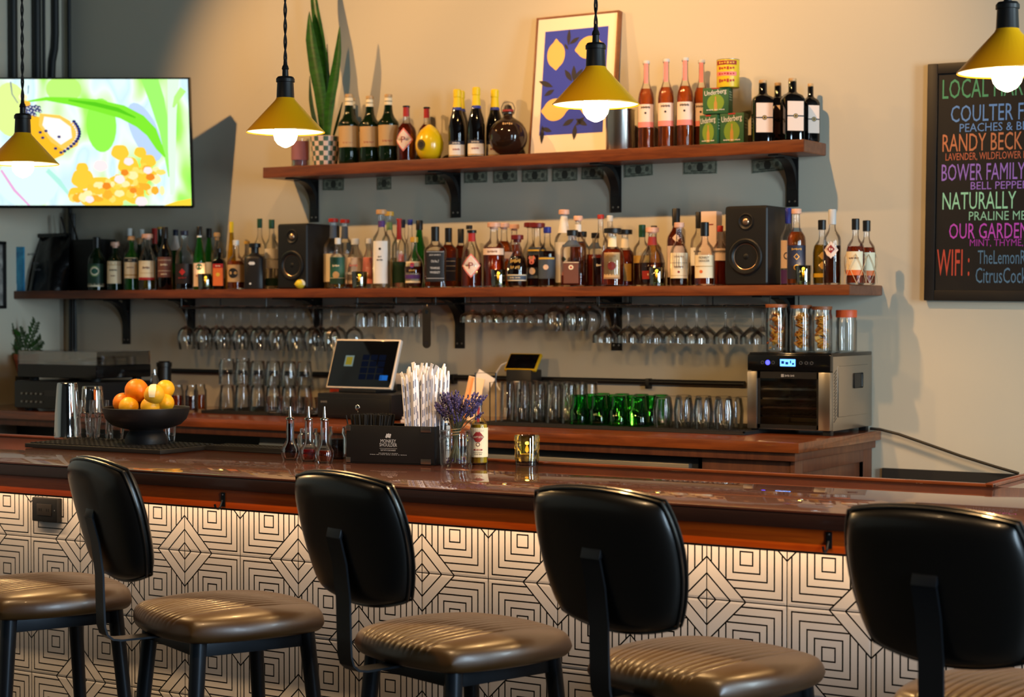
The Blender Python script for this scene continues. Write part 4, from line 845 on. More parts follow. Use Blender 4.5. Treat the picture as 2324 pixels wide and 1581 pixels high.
# leaning framed lemon print
yb0=-.085
bl=P(1200,347,yb0); br=P(1388,337,yb0); tl=P(1212,42,-.028); wd_=(br.x-bl.x); ht=(tl.z-ZU)
lean=math.atan2(.062,ht)
t=thing('framed_lemon_print','framed print of pale lemons on blue leaning on the upper shelf','picture',((bl.x+br.x)/2,yb0,ZU+.0005)); t.rotation_euler=(-lean,0,0)
hw=wd_/2; hl=ht/cos(lean); M_frame=wood('oak_frame_wood',(150,92,52),(110,62,34),.5,.1,(6,6,6),.2)
b=MB(); fw=.007
for a in ((-hw,-hw+fw,0,hl),(hw-fw,hw,0,hl),(-hw+fw,hw-fw,0,fw),(-hw+fw,hw-fw,hl-fw,hl)): b.box(a[0],a[1],-.004,.024,a[2],a[3],M_frame,.001)
b.build('frame',t)
b=MB().box(-hw+fw,hw-fw,.0,.006,fw,hl-fw,pb('print_paper',(246,230,206),.45)); 
M_blue=flat((40,62,188)); M_yel=flat((240,196,110)); M_ink=flat((34,32,44))
def lay(pts,m,d): b.add([(x,-.0004-d,z) for x,z in pts],[tuple(range(len(pts)))],m)
W_,H_=hw*2,hl
def uv(u,v): return (-hw+u*W_,v*H_)
lay([uv(.115,.145),uv(.88,.145),uv(.88,.895),uv(.115,.895)],M_blue,.0003)
def lemon2(cu,cv,ru,rv,ang):
    pts=[]
    for i in range(40):
        a=2*PI*i/40; rr=1+.28*math.exp(-((math.atan2(sin(a),cos(a)))/.22)**2)+.2*math.exp(-((math.atan2(sin(a-PI),cos(a-PI)))/.25)**2)
        x,z=ru*rr*cos(a),rv*sin(a); pts.append((x*cos(ang)-z*sin(ang)-hw+cu*W_,x*sin(ang)+z*cos(ang)+cv*H_))
    lay(pts,M_yel,.0006)
lemon2(.265,.72,.051,.040,PI/2+.05); lemon2(.66,.755,.052,.044,.12); lemon2(.29,.325,.052,.044,.05); lemon2(.70,.36,.055,.044,-PI/2+.35)
def leaf2(u,v,l,w,ang):
    pts=[]
    for i in range(17):
        s2=i/16; pts.append((l*s2,w*sin(PI*s2)))
    for i in range(15,0,-1):
        s2=i/16; pts.append((l*s2,-w*sin(PI*s2)))
    x0,z0=uv(u,v); lay([(x0+x*cos(ang)-z*sin(ang),z0+x*sin(ang)+z*cos(ang)) for x,z in pts],M_ink,.0009)
for a in ((.41,.78,.065,.008,PI/2),(.42,.79,.05,.008,.5),(.41,.75,.03,.005,2.2),(.50,.52,.062,.010,PI/2+.05),(.50,.52,.06,.010,.9),(.48,.52,.06,.010,2.2),(.25,.49,.07,.010,2.75),(.27,.47,.05,.009,3.6),(.66,.56,.05,.009,.5),
        (.55,.21,.06,.010,-PI/2-.05),(.55,.25,.06,.010,-.5),(.53,.25,.055,.010,3.6),(.55,.2,.05,.009,.7),(.15,.22,.075,.009,-PI/2),(.14,.2,.05,.009,-.35),(.84,.52,.05,.008,-1.2)): leaf2(*a)
b.build('print',t,smooth=False)
# green cartons and the tin on top
def carton(px,top,wx,y,z,lab,rz,name='digestif_carton'):
    s=PPM(px,y); w=wx/s/2; h=P(px,top,y).z-z; t=thing(name,lab,'carton',(X(px,y),y,z),R(rz),'green digestif cartons')
    d=w*.62
    MB().box(-w,w,-d,d,0,h,flat((44,92,52)),.001).build('carton_body',t)
    b=MB(); gl_=flat((120,150,40)); q=-d-.0006
    V=[(0,q,h*.42)]+[(w*.66*cos(2*PI*i/20),q,h*.42+h*.33*sin(2*PI*i/20)) for i in range(20)]; b.add(V,[(0,i+1,(i+1)%20+1) for i in range(20)],gl_)
    b.add([(x_,q-.0004,z_) for x_,z_ in ((-.006,h*.10),(.006,h*.10),(.006,h*.4),(.0025,h*.52),(.0025,h*.66),(-.0025,h*.66),(-.0025,h*.52),(-.006,h*.4))],[tuple(range(8))],flat((190,140,60)))
    add_text(b,'Underberg',w*1.7,h*.24,flat(PAPER['w']),lambda x,z_:Vector((x,q-.0008,z_+x*.10)),-w*.86,h*.68)
    add_text(b,'NATURAL HERB BITTER',w*1.4,h*.05,flat(PAPER['w']),lambda x,z_:Vector((x,q-.0008,z_)),-w*.7,h*.12)
    b.box(-w*.3,w*.3,q-.0006,q+.0002,h*.955,h*.995,flat(PAPER['r'])); b.build('printed_front',t,smooth=False)
    b=MB()
    for z_ in (.82,.72,.62,.52): b.box(w+.0002,w+.0007,-d*.6,d*.5,h*z_,h*(z_+.035),flat((170,190,160)))
    b.build('printed_side',t,smooth=False); return t
c1=carton(1614,262,46,-.135,ZU,'green digestif carton, bottom left of the stack',-6)
c2=carton(1665,258,56,-.115,ZU,'green digestif carton, bottom right of the stack',8)
z2=P(1614,262,-.135).z
z2=ZU+max(P(1614,262,-.135).z-ZU,P(1665,258,-.115).z-ZU)+.0004
c3=carton(1628,201,60,-.125,z2,'green digestif carton on top of two others under the yellow tin',10)
y=-.118; z3=z2+(P(1628,201,-.125).z-z2)+.0004; x=X(1651,y); r=26/PPM(1651,y); hh=P(1651,137,y).z-z3
t=thing('yellow_tin','yellow and red printed tin can on top of the green cartons','tin can',(x,y,z3),R(20))
MB().lathe([(0,r*.98),(.002,r),(hh-.002,r),(hh,r*.98)],pb('tin_yellow',(226,196,40),.35),28).build('can_body',t)
b=MB()
def cyl(x,z,off=.0006): a=x/r; return Vector(((r+off)*sin(a),-(r+off)*cos(a),z))
n=12
for z0,z1,c in ((hh*.80,hh*.95,'wr'),(hh*.40,hh*.55,'pk')):
    V=[];Fc=[]
    for i in range(n+1): xx=-r*1.0+2*r*i/n-.004; V+=[cyl(xx,z0),cyl(xx,z1)]
    for i in range(n): Fc.append((i*2,i*2+2,i*2+3,i*2+1))
    b.add(V,Fc,mp(c))
for s_,zz,c,h_ in (('TOMATO',.83,'y',.09),('Bianco',.62,'r',.12),('PELATI',.43,'r',.09),('Italia',.16,'r',.14)): add_text(b,s_,r*1.5,hh*h_,mp(c),lambda x,z:cyl(x,z,.0012),-r*.8,hh*zz)
b.build('label',t,smooth=False)
MB().tube([(r*.99*cos(2*PI*i/24),r*.99*sin(2*PI*i/24),hh) for i in range(24)],.0014,M_steel,6,True).build('rim',t)
# banknotes taped to the wall under the upper shelf
M_note=wood('banknote_paper',(166,172,150),(90,98,84),.8,0,(40,40,40),.3,1.5)
for i,(px,py,wp,rot) in enumerate(((757,418,54,2),(872,416,36,-1),(988,404,50,1),(1080,400,56,0),(1147,399,58,-1),(1214,398,62,1),(1282,396,60,0),(1345,392,52,2),(1449,385,66,-2),(1589,379,76,1),(1742,374,70,-3))):
    p=P(px,py,0); w=wp/PPM(px,0)/2*1.12; t=thing('banknote','banknote taped to the wall under the upper shelf, %s from the left'%ORD[i],'banknote',(p.x,-.0012,p.z),0,'banknotes under the upper shelf'); t.rotation_euler=(0,R(rot),0)
    MB().box(-w,w,0,.0006,-.026,.026,M_note).build('note_paper',t,smooth=False)
    b=MB(); ink=flat((58,62,54))
    for q in (1,-1): b.box(-w*.94,w*.94,-.0003,.0001,q*.0215-.0012,q*.0215+.0012,ink); b.box(q*w*.92-.001,q*w*.92+.001,-.0003,.0001,-.022,.022,ink)
    V=[(0,-.0004,0)]+[(.014*cos(2*PI*k_/20),-.0004,.017*sin(2*PI*k_/20)) for k_ in range(20)]; b.add(V,[(0,k_+1,(k_+1)%20+1) for k_ in range(20)],ink)
    for q in (-.6,.6): 
        V=[(q*w,-.0004,0)]+[(q*w+.008*cos(2*PI*k_/14),-.0004,.010*sin(2*PI*k_/14)) for k_ in range(14)]; b.add(V,[(0,k_+1,(k_+1)%14+1) for k_ in range(14)],flat((86,92,80)))
    for z_ in (.014,-.016): b.box(-w*.55,w*.45,-.0003,.0001,z_,z_+.003,ink)
    b.build('note_print',t,smooth=False)
# ================================================================== PENDANT LAMPS
M_must=pb('mustard_enamel',(236,172,10),.4,coat=.15); M_white=pb('white_enamel',(245,240,228),.4); M_sock=pb('socket_black',(36,35,34),.4,.3)
M_bulb=emis('bulb_glass',(255,226,176),26); M_cord=noisy(pb('braided_cord',(26,24,22),.8),300,.4)
def pendant(px,rim,lab):
    yq=-2.08; p=P(px,rim,yq)
    t=thing('pendant_lamp',lab,'pendant lamp',(p.x,yq,p.z),0,'mustard pendant lamps above the bar')
    b=MB().lathe([(0,.110),(-.002,.1115),(.001,.1115),(.004,.108),(.090,.0285),(.096,.026)],M_must,40,cap=False); b.build('shade',t,30)
    b=MB().lathe([(.0005,.1085),(.089,.0265),(.0955,.024),(.0955,.0005)],M_white,40,cap=False); b.build('shade_lining',t,50)
    MB().lathe([(.094,.026),(.097,.0255),(.140,.0235),(.141,.0265),(.150,.0265),(.156,.022),(.158,.009),(.176,.0085),(.178,.0105),(.186,.0085),(.190,.006),(.205,.0048)],M_sock,24).build('socket',t,30)
    MB().lathe([(.080,.012),(.060,.014),(.042,.018),(.022,.0275),(.0,.033),(-.012,.034),(-.024,.031),(-.036,.022),(-.043,.009),(-.045,.003)],M_bulb,24).build('bulb',t,60)
    b=MB(); zt=3.4-p.z; n=int((zt-.2)/.006)
    for q in (0,PI): b.tube([(.0028*cos(q+i*.42),.0028*sin(q+i*.42),.20+(zt-.2)*i/n) for i in range(n+1)],.0028,M_cord,6)
    b.build('twisted_cord',t)
    l=bpy.data.lights.new('bulb_light','SPOT'); l.energy=25; l.color=(1,.58,.22); l.shadow_soft_size=.03; l.spot_size=R(167); l.spot_blend=.22
    o=bpy.data.objects.new('bulb_light',l); COL.objects.link(o); o.parent=t; o.location=(0,0,-.055); return t
pendant(52,371,'mustard cone pendant lamp hanging in front of the television')
pendant(648,299,'mustard cone pendant lamp hanging left of the snake plant')
pendant(1352,237,'mustard cone pendant lamp hanging before the lemon print')
pendant(2286,163,'mustard cone pendant lamp hanging before the chalkboard')
# ================================================================== CHALKBOARD
a=P(2106,148,-.02); c=P(2097,684,-.02); hb=(a.z-c.z)/2; wb=.60
t=thing('chalkboard','black framed chalkboard with coloured handwriting on the right wall section','chalkboard',((a.x+c.x)/2+wb/2,-.02,(a.z+c.z)/2)); t.rotation_euler=(0,R(.7),0)
hw=wb/2; b=MB(); fw=.036
for q in ((-hw,-hw+fw,-hb,hb),(hw-fw,hw,-hb,hb),(-hw+fw,hw-fw,-hb,-hb+fw),(-hw+fw,hw-fw,hb-fw,hb)): b.box(q[0],q[1],-.004,.019,q[2],q[3],pb('chalkboard_frame',(30,27,25),.5),.003)
b.build('frame',t)
MB().box(-hw+fw,hw-fw,.004,.012,-hb+fw,hb-fw,pb('chalkboard_slate',(24,22,21),.55)).build('slate',t)
inv=t.matrix_basis.inverted()
b=MB()
for s_,x0,y0,y1,x1,col in (('LOCAL HAR',2139,225,181,2322,(92,160,112)),('COULTER FA',2158,278,240,2346,(110,150,205)),('PEACHES & BLU',2178,300,281,2348,(110,150,205)),('RANDY BECK',2139,345,305,2320,(206,128,84)),
        ('LAVENDER, WILDFLOWER HO',2146,367,348,2344,(200,110,76)),('BOWER FAMILY',2137,411,373,2326,(160,118,206)),('BELL PEPPER',2203,430,413,2334,(160,118,206)),('NATURALLY',2139,476,437,2306,(160,222,180)),('PRALINE ME',2199,500,480,2328,(150,205,170)),
        ('OUR GARDEN',2154,542,507,2334,(200,80,196)),('MINT, THYME,',2201,561,543,2322,(170,60,165)),('WIFI :',2126,626,566,2200,(200,80,58)),('TheLemonR',2219,599,568,2328,(90,124,150)),('CitrusCockt',2214,642,607,2338,(90,124,150))):
    q0=inv@P(x0,y0,-.016); q1=inv@P(x0,y1,-.016); q2=inv@P(x1,y0,-.016)
    add_text(b,s_,q2.x-q0.x,q1.z-q0.z,flat(col,.9),lambda x,z:Vector((x,.0032,z)),q0.x,q0.z,True)
b.build('chalk_lettering',t,smooth=False)
# ================================================================== TELEVISION IN THE CORNER
tr=P(427,178,-.25); 
dirc=ray(177,325); tz=7.87; tc_=CAM+dirc*tz
TW,TH=.970,.556
t=thing('television','wall-mounted flat television showing a bright butterfly on orange flowers','television',tc_)
xa=RT.copy(); ya_=Vector((sin(YAW),-cos(YAW),0))  # towards the camera
tilt=R(9)
nrm=(ya_*cos(tilt)-Vector((0,0,1))*sin(tilt)); upv=(Vector((0,0,1))*cos(tilt)+ya_*sin(tilt))
mm=Matrix((xa,-nrm,upv)).transposed().to_4x4(); t.rotation_euler=mm.to_euler()
MB().box(-TW/2,TW/2,0,.045,-TH/2,TH/2,M_blackplastic,.004).box(-.2,.2,.045,.07,-.2,.12,M_blackplastic,.004).build('housing',t)
b=MB(); bz=.006
for q in ((-TW/2,TW/2,-TH/2,-TH/2+.012),(-TW/2,TW/2,TH/2-bz,TH/2),(-TW/2,-TW/2+bz,-TH/2,TH/2),(TW/2-bz,TW/2,-TH/2,TH/2)): b.box(q[0],q[1],-.003,.001,q[2],q[3],M_blackgloss)
b.build('bezel',t)
def tvbg():
    m=bpy.data.materials.new('screen_meadow'); m.use_nodes=True
    for n in list(m.node_tree.nodes): m.node_tree.nodes.remove(n)
    out=N(m,'ShaderNodeOutputMaterial'); e=N(m,'ShaderNodeEmission'); e.inputs[1].default_value=1.15
    tc=N(m,'ShaderNodeTexCoord'); mp_=N(m,'ShaderNodeMapping'); mp_.inputs['Rotation'].default_value=(0,R(35),0); mp_.inputs['Scale'].default_value=(4.2,1,2.2)
    n=N(m,'ShaderNodeTexNoise'); n.inputs['Scale'].default_value=1.6; n.inputs['Detail'].default_value=1.2; n.inputs['Distortion'].default_value=.4
    L(m,tc.outputs['Object'],mp_.inputs[0]); L(m,mp_.outputs[0],n.inputs[0])
    cr=N(m,'ShaderNodeValToRGB'); el=cr.color_ramp.elements
    el[0].position=.25; el[0].color=(*lin((120,235,60)),1); el[1].position=.70; el[1].color=(*lin((225,255,250)),1)
    for p_,c in ((.38,(175,255,110)),(.46,(215,255,190)),(.53,(235,255,245)),(.60,(205,235,245))): q=el.new(p_); q.color=(*lin(c),1)
    L(m,n.outputs[0],cr.inputs[0]); L(m,cr.outputs[0],e.inputs[0]); L(m,e.outputs[0],out.inputs[0]); return m
b=MB(); sx,sz=TW/2-bz,TH/2-bz
def SP(px,py):   # a point of the picture on the screen, from its place in the photo
    return ((px-177)/F*tz, (325-py)/F*tz*1.0/cos(tilt))
b.box(-sx,sx,-.0016,-.0002,-TH/2+.012,sz,tvbg())
lvl=[.0020]
def sp(pts,col,st=1.1,nm=None):
    lvl[0]+=.00012; m=emis('screen_%d_%d_%d'%col,col,st); q=[SP(*p) for p in pts]; q=[(max(-sx,min(sx,x)),max(-TH/2+.012,min(sz,z))) for x,z in q]
    b.add([(x,-lvl[0],z) for x,z in q],[tuple(range(len(q)))],m)
def blob(cx,cy_,rx,ry,col,n=22,st=1.1,wob=0,rot=0):
    sp([(cx+(rx*(1+wob*sin(5*2*PI*i/n))*cos(2*PI*i/n))*cos(rot)-(ry*(1+wob*sin(5*2*PI*i/n))*sin(2*PI*i/n))*sin(rot),cy_+(rx*(1+wob*sin(5*2*PI*i/n))*cos(2*PI*i/n))*sin(rot)+(ry*(1+wob*sin(5*2*PI*i/n))*sin(2*PI*i/n))*cos(rot)) for i in range(n)],col,st)
def ribbon(cl,wd,col,st=1.1):
    A=[];B=[]
    for i,(x,y) in enumerate(cl):
        x0,y0=cl[max(0,i-1)]; x1,y1=cl[min(len(cl)-1,i+1)]; d=math.hypot(x1-x0,y1-y0); nx,ny=-(y1-y0)/d,(x1-x0)/d
        A.append((x+nx*wd[i]/2,y+ny*wd[i]/2)); B.append((x-nx*wd[i]/2,y-ny*wd[i]/2))
    sp(A+B[::-1],col,st)
blob(232,285,34,60,(150,245,80)); blob(330,300,30,70,(190,215,245),rot=-.4); blob(60,410,70,60,(225,255,245)); blob(28,250,40,60,(225,245,150)); blob(150,205,40,30,(190,245,120))
ribbon([(345,178),(360,230),(375,300),(385,400)],[40,34,22,10],(160,245,110)); ribbon([(398,178),(393,260),(390,340),(388,440)],[26,20,18,10],(225,255,225)); ribbon([(420,205),(405,225),(396,245)],[16,14,4],(185,245,130))
ribbon([(60,233),(110,226),(160,231),(220,240),(280,255),(320,276),(345,300),(362,335),(374,356)],[2,8,16,26,30,30,26,16,3],(130,235,50)); ribbon([(160,229),(220,238),(270,250),(310,268)],[3,9,9,3],(90,205,30))
ribbon([(0,385),(28,430),(60,475)],[5,6,7],(235,170,220)); ribbon([(105,385),(130,410),(160,450)],[10,12,4],(180,240,225))
for cx,cy_,r in ((185,405,26),(225,425,30),(270,425,34),(310,400,26),(290,375,24),(272,345,20),(335,365,18),(170,440,20),(205,450,26),(245,455,30),(300,440,24),(185,380,14),(318,345,14),(340,392,14)): blob(cx,cy_,r,r*.85,(255,205,60),wob=.05)
random.seed(5)
for q in range(70): u=random.random(); blob(165+195*u+random.uniform(-8,8),455-95*u*random.random()-10*random.random(),random.uniform(5,13),random.uniform(5,11),random.choice([(255,225,110),(255,215,80),(250,180,50),(255,240,170),(255,200,60)]),12,wob=.08)
for cx,cy_,r in ((282,390,9),(340,400,10),(240,420,10),(300,430,8)): blob(cx,cy_,r,r*.8,(240,140,40),wob=.05)
for cx,cy_,r in ((292,365,11),(335,385,10),(228,375,16),(270,405,12),(200,450,10),(318,455,14)): blob(cx,cy_,r,r*.8,(255,235,235),wob=.05)
ribbon([(370,470),(400,462),(439,458)],[10,16,20],(255,215,60))
# butterfly
sp([(62,268),(78,262),(110,270),(150,310),(146,350),(118,362),(86,330),(70,300)],(255,190,40)); sp([(60,270),(72,276),(66,292)],(225,70,40))
sp([(95,258),(140,262),(172,280),(185,305),(178,330),(150,342),(118,322),(92,285)],(255,205,90)); sp([(105,265),(140,270),(164,288),(166,312),(140,328),(116,308),(100,284)],(255,250,245))
for i in range(13):
    a=i/12; x=172+16*sin(PI*a); y=276+66*a
    blob(x-8*a*a*3,y,4.2,3.4,(40,44,110)); blob(x-6-8*a*a*3,y+2,2,2,(235,240,255))
for x,y in ((108,297),(137,310),(100,312),(128,336),(140,345),(95,300)): blob(x,y,4,3,(50,50,110))
for i in range(16): blob(60+7*(i%6)+2*(i//6),243+8*(i//6)+2*(i%2),4.2,4.2,(40,46,110)); blob(61+7*(i%6)+2*(i//6),244+8*(i//6)+2*(i%2),1.8,1.8,(235,235,230))
blob(66,236,11,6,(255,190,60)); blob(60,222,10,7,(255,240,190))
ribbon([(48,235),(36,215),(34,188)],[1.5,1.8,2.5],(70,90,150)); ribbon([(72,215),(74,196)],[1.5,2],(70,90,150))
b.build('screen',t,smooth=False)
# articulated wall arm
b=MB(); iw=mm.to_3x3().inverted()
w0=iw@(Vector((XL+.26,-.03,tc_.z-.02))-tc_); b.tube([(0,.087,-.03),(.10,.20,-.03),tuple(w0)],.016,M_black,10); mt=thing('television_mount','black articulated wall mount behind the television','wall mount',tc_); mt.rotation_euler=mm.to_euler()
MB().box(-.1,.1,.071,.085,-.1,.1,M_black,.002).build('mount_plate',mt); b.build('mount_arm',mt)
M_pipe=pb('painted_dark_conduit',(34,36,36),.5)
def vpipe(px0,y,r,z0,z1,lab,bend=None,xw=None):
    x=X(px0,y) if xw is None else xw; t=tag(None or MB().tube([(x,y,z0),(x,y,z1)] if not bend else [(x+bend[0],y,z0),(x+bend[0],y,bend[1]-.12),(x+bend[0]*.8,y,bend[1]-.05),(x+bend[0]*.2,y,bend[1]+.05),(x,y,bend[1]+.12),(x,y,z1)],r,M_pipe,12).build('conduit_pipe'),lab,'pipe','dark conduits in the corner behind the television'); return t
for px,y,r,lab in ((30,None,.020,'dark vertical conduit on the side wall, farthest from the corner'),(84,None,.020,'thick dark vertical conduit on the side wall, second from the outer one'),):
    rr=ray(px,90); yy=CAM.y+(XL+r+.002-CAM.x)/rr.x*rr.y
    vpipe(0,yy,r,2.0,3.4,lab,xw=XL+r+.002)
for px,r,lab in ((160,.009,'thin dark conduit right in the wall corner'),):
    vpipe(px,-.012,r,1.60,3.4,lab)
for px,r,bend,lab in ((100,.007,None,'dark vertical conduit between the thick one and the bent one'),(126,.017,(-.03,2.62),'dark conduit with a bend above the television')):
    rr=ray(px,90); yy=CAM.y+(XL+r+.002-CAM.x)/rr.x*rr.y
    o=vpipe(0,yy,r,2.0,3.4,lab,xw=XL+r+.002)
    if bend:
        bpy.data.objects.remove(o); yq=yy
        o=tag(MB().tube([(XL+r+.002,yq-.024,2.0),(XL+r+.002,yq-.024,2.58),(XL+r+.002,yq-.020,2.64),(XL+r+.002,yq-.005,2.70),(XL+r+.002,yq,2.77),(XL+r+.002,yq,3.4)],r,M_pipe,12).build('conduit_pipe'),lab,'pipe','dark conduits in the corner behind the television')
# bundle of cables below the television, through to the record player
t=thing('cable_bundle','dark bundle of cables running down the corner below the television','cables',(X(165,-.03),-.03,1.1))
for i in range(7):
    a=2*PI*i/6 if i<6 else 0; r=.013 if i<6 else 0; MB().tube([(r*cos(a)+.003*sin(5*z_+i),r*sin(a)*.8,z_) for z_ in [q*.06 for q in range(15)]],.0065,(M_blackplastic,M_pipe,M_dark)[i%3],7).build('cable',t)
t=thing('television_cable','pair of loose dark cables hanging below the television','cables',(X(140,-.12),-.12,1.60))
for i in range(2): MB().tube([(.05*i+.028*q*(1+.5*i)-.02*q*q*.3,0,.32-.065*q) for q in range(6)],.005,M_blackplastic,7).build('cable',t)
# framed picture on the side wall, only its edge in view
def onleft(px,py,dx=.0): r=ray(px,py); return CAM+r*((XL+dx-CAM.x)/r.x)
q0=onleft(9,700); q1=onleft(-1,545); zc=(q0.z+q1.z)/2; hh=(q0.z-1.75)/2
t=thing('picture_frame','black-framed picture on the side wall cut by the left edge','picture',(XL+.001,q0.y-.17,(q0.z+1.80)/2)); hz=(1.80-q0.z)/2
b=MB()
for q in ((-.17,.17,-hz,-hz+.014),(-.17,.17,hz-.014,hz),(-.17,-.156,-hz,hz),(.156,.17,-hz,hz)): b.box(0,.018,q[0],q[1],q[2],q[3],M_black,.002)
b.build('frame',t); MB().box(.002,.008,-.157,.157,-hz+.012,hz-.012,wood('grey_print',(190,186,178),(60,60,60),.6,0,(8,8,8),.2,3)).build('print',t)
# ================================================================== GLASS RACKS AND HANGING GLASSES
ZS=ZL-.0358
def rack(px0,px1,zr,lab,n):
    y0,y1=-.292,-.03; xa,xb=X(px0,y0),X(px1,y0); t=thing('glass_rack',lab,'rack',((xa+xb)/2,0,ZS),0,'wire glass racks under the lower shelf'); w=(xb-xa)/2; d=zr-ZS
    b=MB()
    for y in (y0+.01,-.16,y1): b.tube([(-w,y,d),(w,y,d)],.0028,M_black,6)
    b.build('cross_wires',t)
    b=MB()
    for i in range(n+1):
        x=-w+2*w*i/n
        for q in (-.0075,.0075): b.tube([(x+q,y0,d+.004),(x+q,y1,d+.004)],.0024,M_black,6)
    b.build('channel_wires',t)
    b=MB()
    for x in (-w,0,w):
        for y in (y0+.01,y1): b.tube([(x,y,d),(x,y,-.0005)],.0026,M_black,6)
    b.build('hangers',t); return t
rack(408,806,1.500,'black wire glass rack over the long row of wine glasses',8)
rack(808,985,1.514,'black wire glass rack over the small patterned glasses',4)
rack(1052,1352,1.514,'black wire glass rack over the shallow coupe glasses',6)
rack(1356,1745,1.503,'black wire glass rack over the martini glasses by the dehydrator',8)
def stemware(kind):
    if kind=='wine': pr=[(0,.031),(-.0015,.032),(-.004,.006),(-.010,.0035),(-.078,.0033),(-.086,.007),(-.096,.024),(-.110,.034),(-.130,.0385),(-.155,.037),(-.186,.031),(-.186,.0302),(-.155,.0362),(-.130,.0377),(-.110,.0332),(-.097,.0232),(-.088,.004)]
    elif kind=='flute': pr=[(0,.026),(-.0015,.027),(-.004,.006),(-.012,.004),(-.028,.004),(-.036,.012),(-.045,.024),(-.060,.026),(-.098,.0265),(-.098,.0255),(-.060,.025),(-.046,.023),(-.038,.005)]
    elif kind=='coupe': pr=[(0,.030),(-.0015,.031),(-.004,.006),(-.010,.004),(-.030,.004),(-.036,.014),(-.043,.034),(-.052,.046),(-.066,.050),(-.080,.0495),(-.080,.0487),(-.066,.049),(-.052,.045),(-.044,.033),(-.038,.004)]
    elif kind=='snifter': pr=[(0,.032),(-.0015,.033),(-.004,.008),(-.012,.006),(-.020,.012),(-.032,.034),(-.050,.045),(-.075,.046),(-.110,.038),(-.110,.0368),(-.075,.0448),(-.050,.0438),(-.033,.033),(-.023,.005)]
    else: pr=[(0,.032),(-.0015,.033),(-.004,.006),(-.010,.0035),(-.072,.0033),(-.078,.006),(-.092,.024),(-.112,.044),(-.124,.046),(-.142,.0455),(-.142,.0447),(-.124,.045),(-.112,.0428),(-.093,.023),(-.081,.004)]
    b=MB().lathe(pr,G_thin,20,cap=False); r0=pr[0][1]; b.add([(r0*cos(2*PI*i/20),r0*sin(2*PI*i/20),0) for i in range(20)],[tuple(range(20))],G_thin); return b
SW={}
def hang(kind,px,y,zr,lab,name,group):
    if kind not in SW: o=stemware(kind).build(name,angle=60); SW[kind]=o
    else: o=SW[kind].copy(); COL.objects.link(o)
    o.location=(X(px,y),y,zr+.0095); tag(o,lab,'glass',group); return o
wine=[423,464,505,547,588,629,670,711,752]; wine2=[452,491,530,569,608,648,688,728,768,804]
for lst,y,rowname in ((wine,-.255,'front row'),(wine2,-.115,'back row')):
    for i,px in enumerate(lst): hang('wine',px+random.uniform(-1,1),y,1.500,'stemmed wine glass hanging upside down, %s from left in the %s'%(ORD[i],rowname),'wine_glass','hanging wine glasses')
for lst,y,rowname in (([821,871,913,956],-.25,'front row'),([839,887,932],-.12,'back row')):
    for i,px in enumerate(lst): hang('flute',px,y,1.514,'short-stemmed glass hanging by the bottle opener, %s from left in the %s'%(ORD[i],rowname),'cordial_glass','hanging short-stemmed glasses')
for lst,y,rowname in (([1073,1121,1169,1216],-.24,'front row'),([1097,1146,1192],-.10,'back row')):
    for i,px in enumerate(lst): hang('coupe',px,y,1.514,'shallow coupe glass hanging upside down, %s from left in the %s'%(ORD[i],rowname),'coupe_glass','hanging coupe glasses')
for lst,y,rowname in (([1259,1310],-.25,'front row'),([1288,1338],-.12,'back row')):
    for i,px in enumerate(lst): hang('snifter',px,y,1.514,'round snifter glass hanging upside down, %s from left in the %s'%(ORD[i],rowname),'snifter_glass','hanging snifter glasses')
for lst,y,rowname in (([1372,1426,1481,1533,1581,1647,1708],-.25,'front row'),([1396,1452,1505,1557,1603,1668,1731],-.12,'back row')):
    for i,px in enumerate(lst): hang('martini',px,y,1.503,'long-stemmed martini glass hanging upside down, %s from left in the %s'%(ORD[i],rowname),'martini_glass','hanging martini glasses')
# bottle opener on a hook
y=-.285; x=X(972,y); zt=P(972,697,y).z; zb_=P(972,790,y).z; h=zt-zb_
t=thing('bottle_opener','long black flat bottle opener hanging from the glass rack','bottle opener',(x,y-.012,zb_),R(20))
def oval(w,z0,z1,n=10): return [(w*cos(PI*i/n),z1-w+w*sin(PI*i/n)) for i in range(n+1)]+[(-w*cos(PI*i/n),z0+w-w*sin(PI*i/n)) for i in range(n+1)]
b=MB(); out=oval(.0165,0,h)
b.prism(out,.003,M_blackplastic); b.build('blade',t)
b=MB()
for zc in (.020,h-.018): b.add([(.007*cos(2*PI*i/16),-.0004,zc+.008*sin(2*PI*i/16)) for i in range(16)],[tuple(range(16))],M_steelpol)
b.build('opener_eyes',t,smooth=False)
MB().tube([(0,.0015,h-.01),(0,.004,h+.002),(0,.008,h+.012)],.0015,M_steel,6).build('hook_wire',t)
# ================================================================== BACK COUNTER
YC=-.737; XR=-2.317
t=thing('back_counter','red-brown wooden back counter with moulded edge under the shelves','counter',(0,0,0))
MB().box(XL+.002,XR,YC,-.001,ZB-.034,ZB,M_counter,.004).build('counter_top',t)
MB().box(XL+.002,XR-.02,YC+.018,-.001,ZB-.062,ZB-.034,M_cab,.003).build('under_moulding',t)
b=MB().box(-2.68,XR-.045,YC+.045,-.015,0.02,ZB-.062,M_cab,.002)
for y0,y1 in ((YC+.040,YC+.105),(-.095,-.012)): b.box(XR-.046,XR-.030,y0,y1,0.02,ZB-.062,M_cab,.002)
b.box(XR-.046,XR-.030,YC+.105,-.095,ZB-.105,ZB-.062,M_cab,.002); b.build('end_cabinet',t)
b=MB().box(XL+.002,-4.6,-.30,-.02,0.02,ZB-.062,M_dark); b.build('dark_shelving',t)
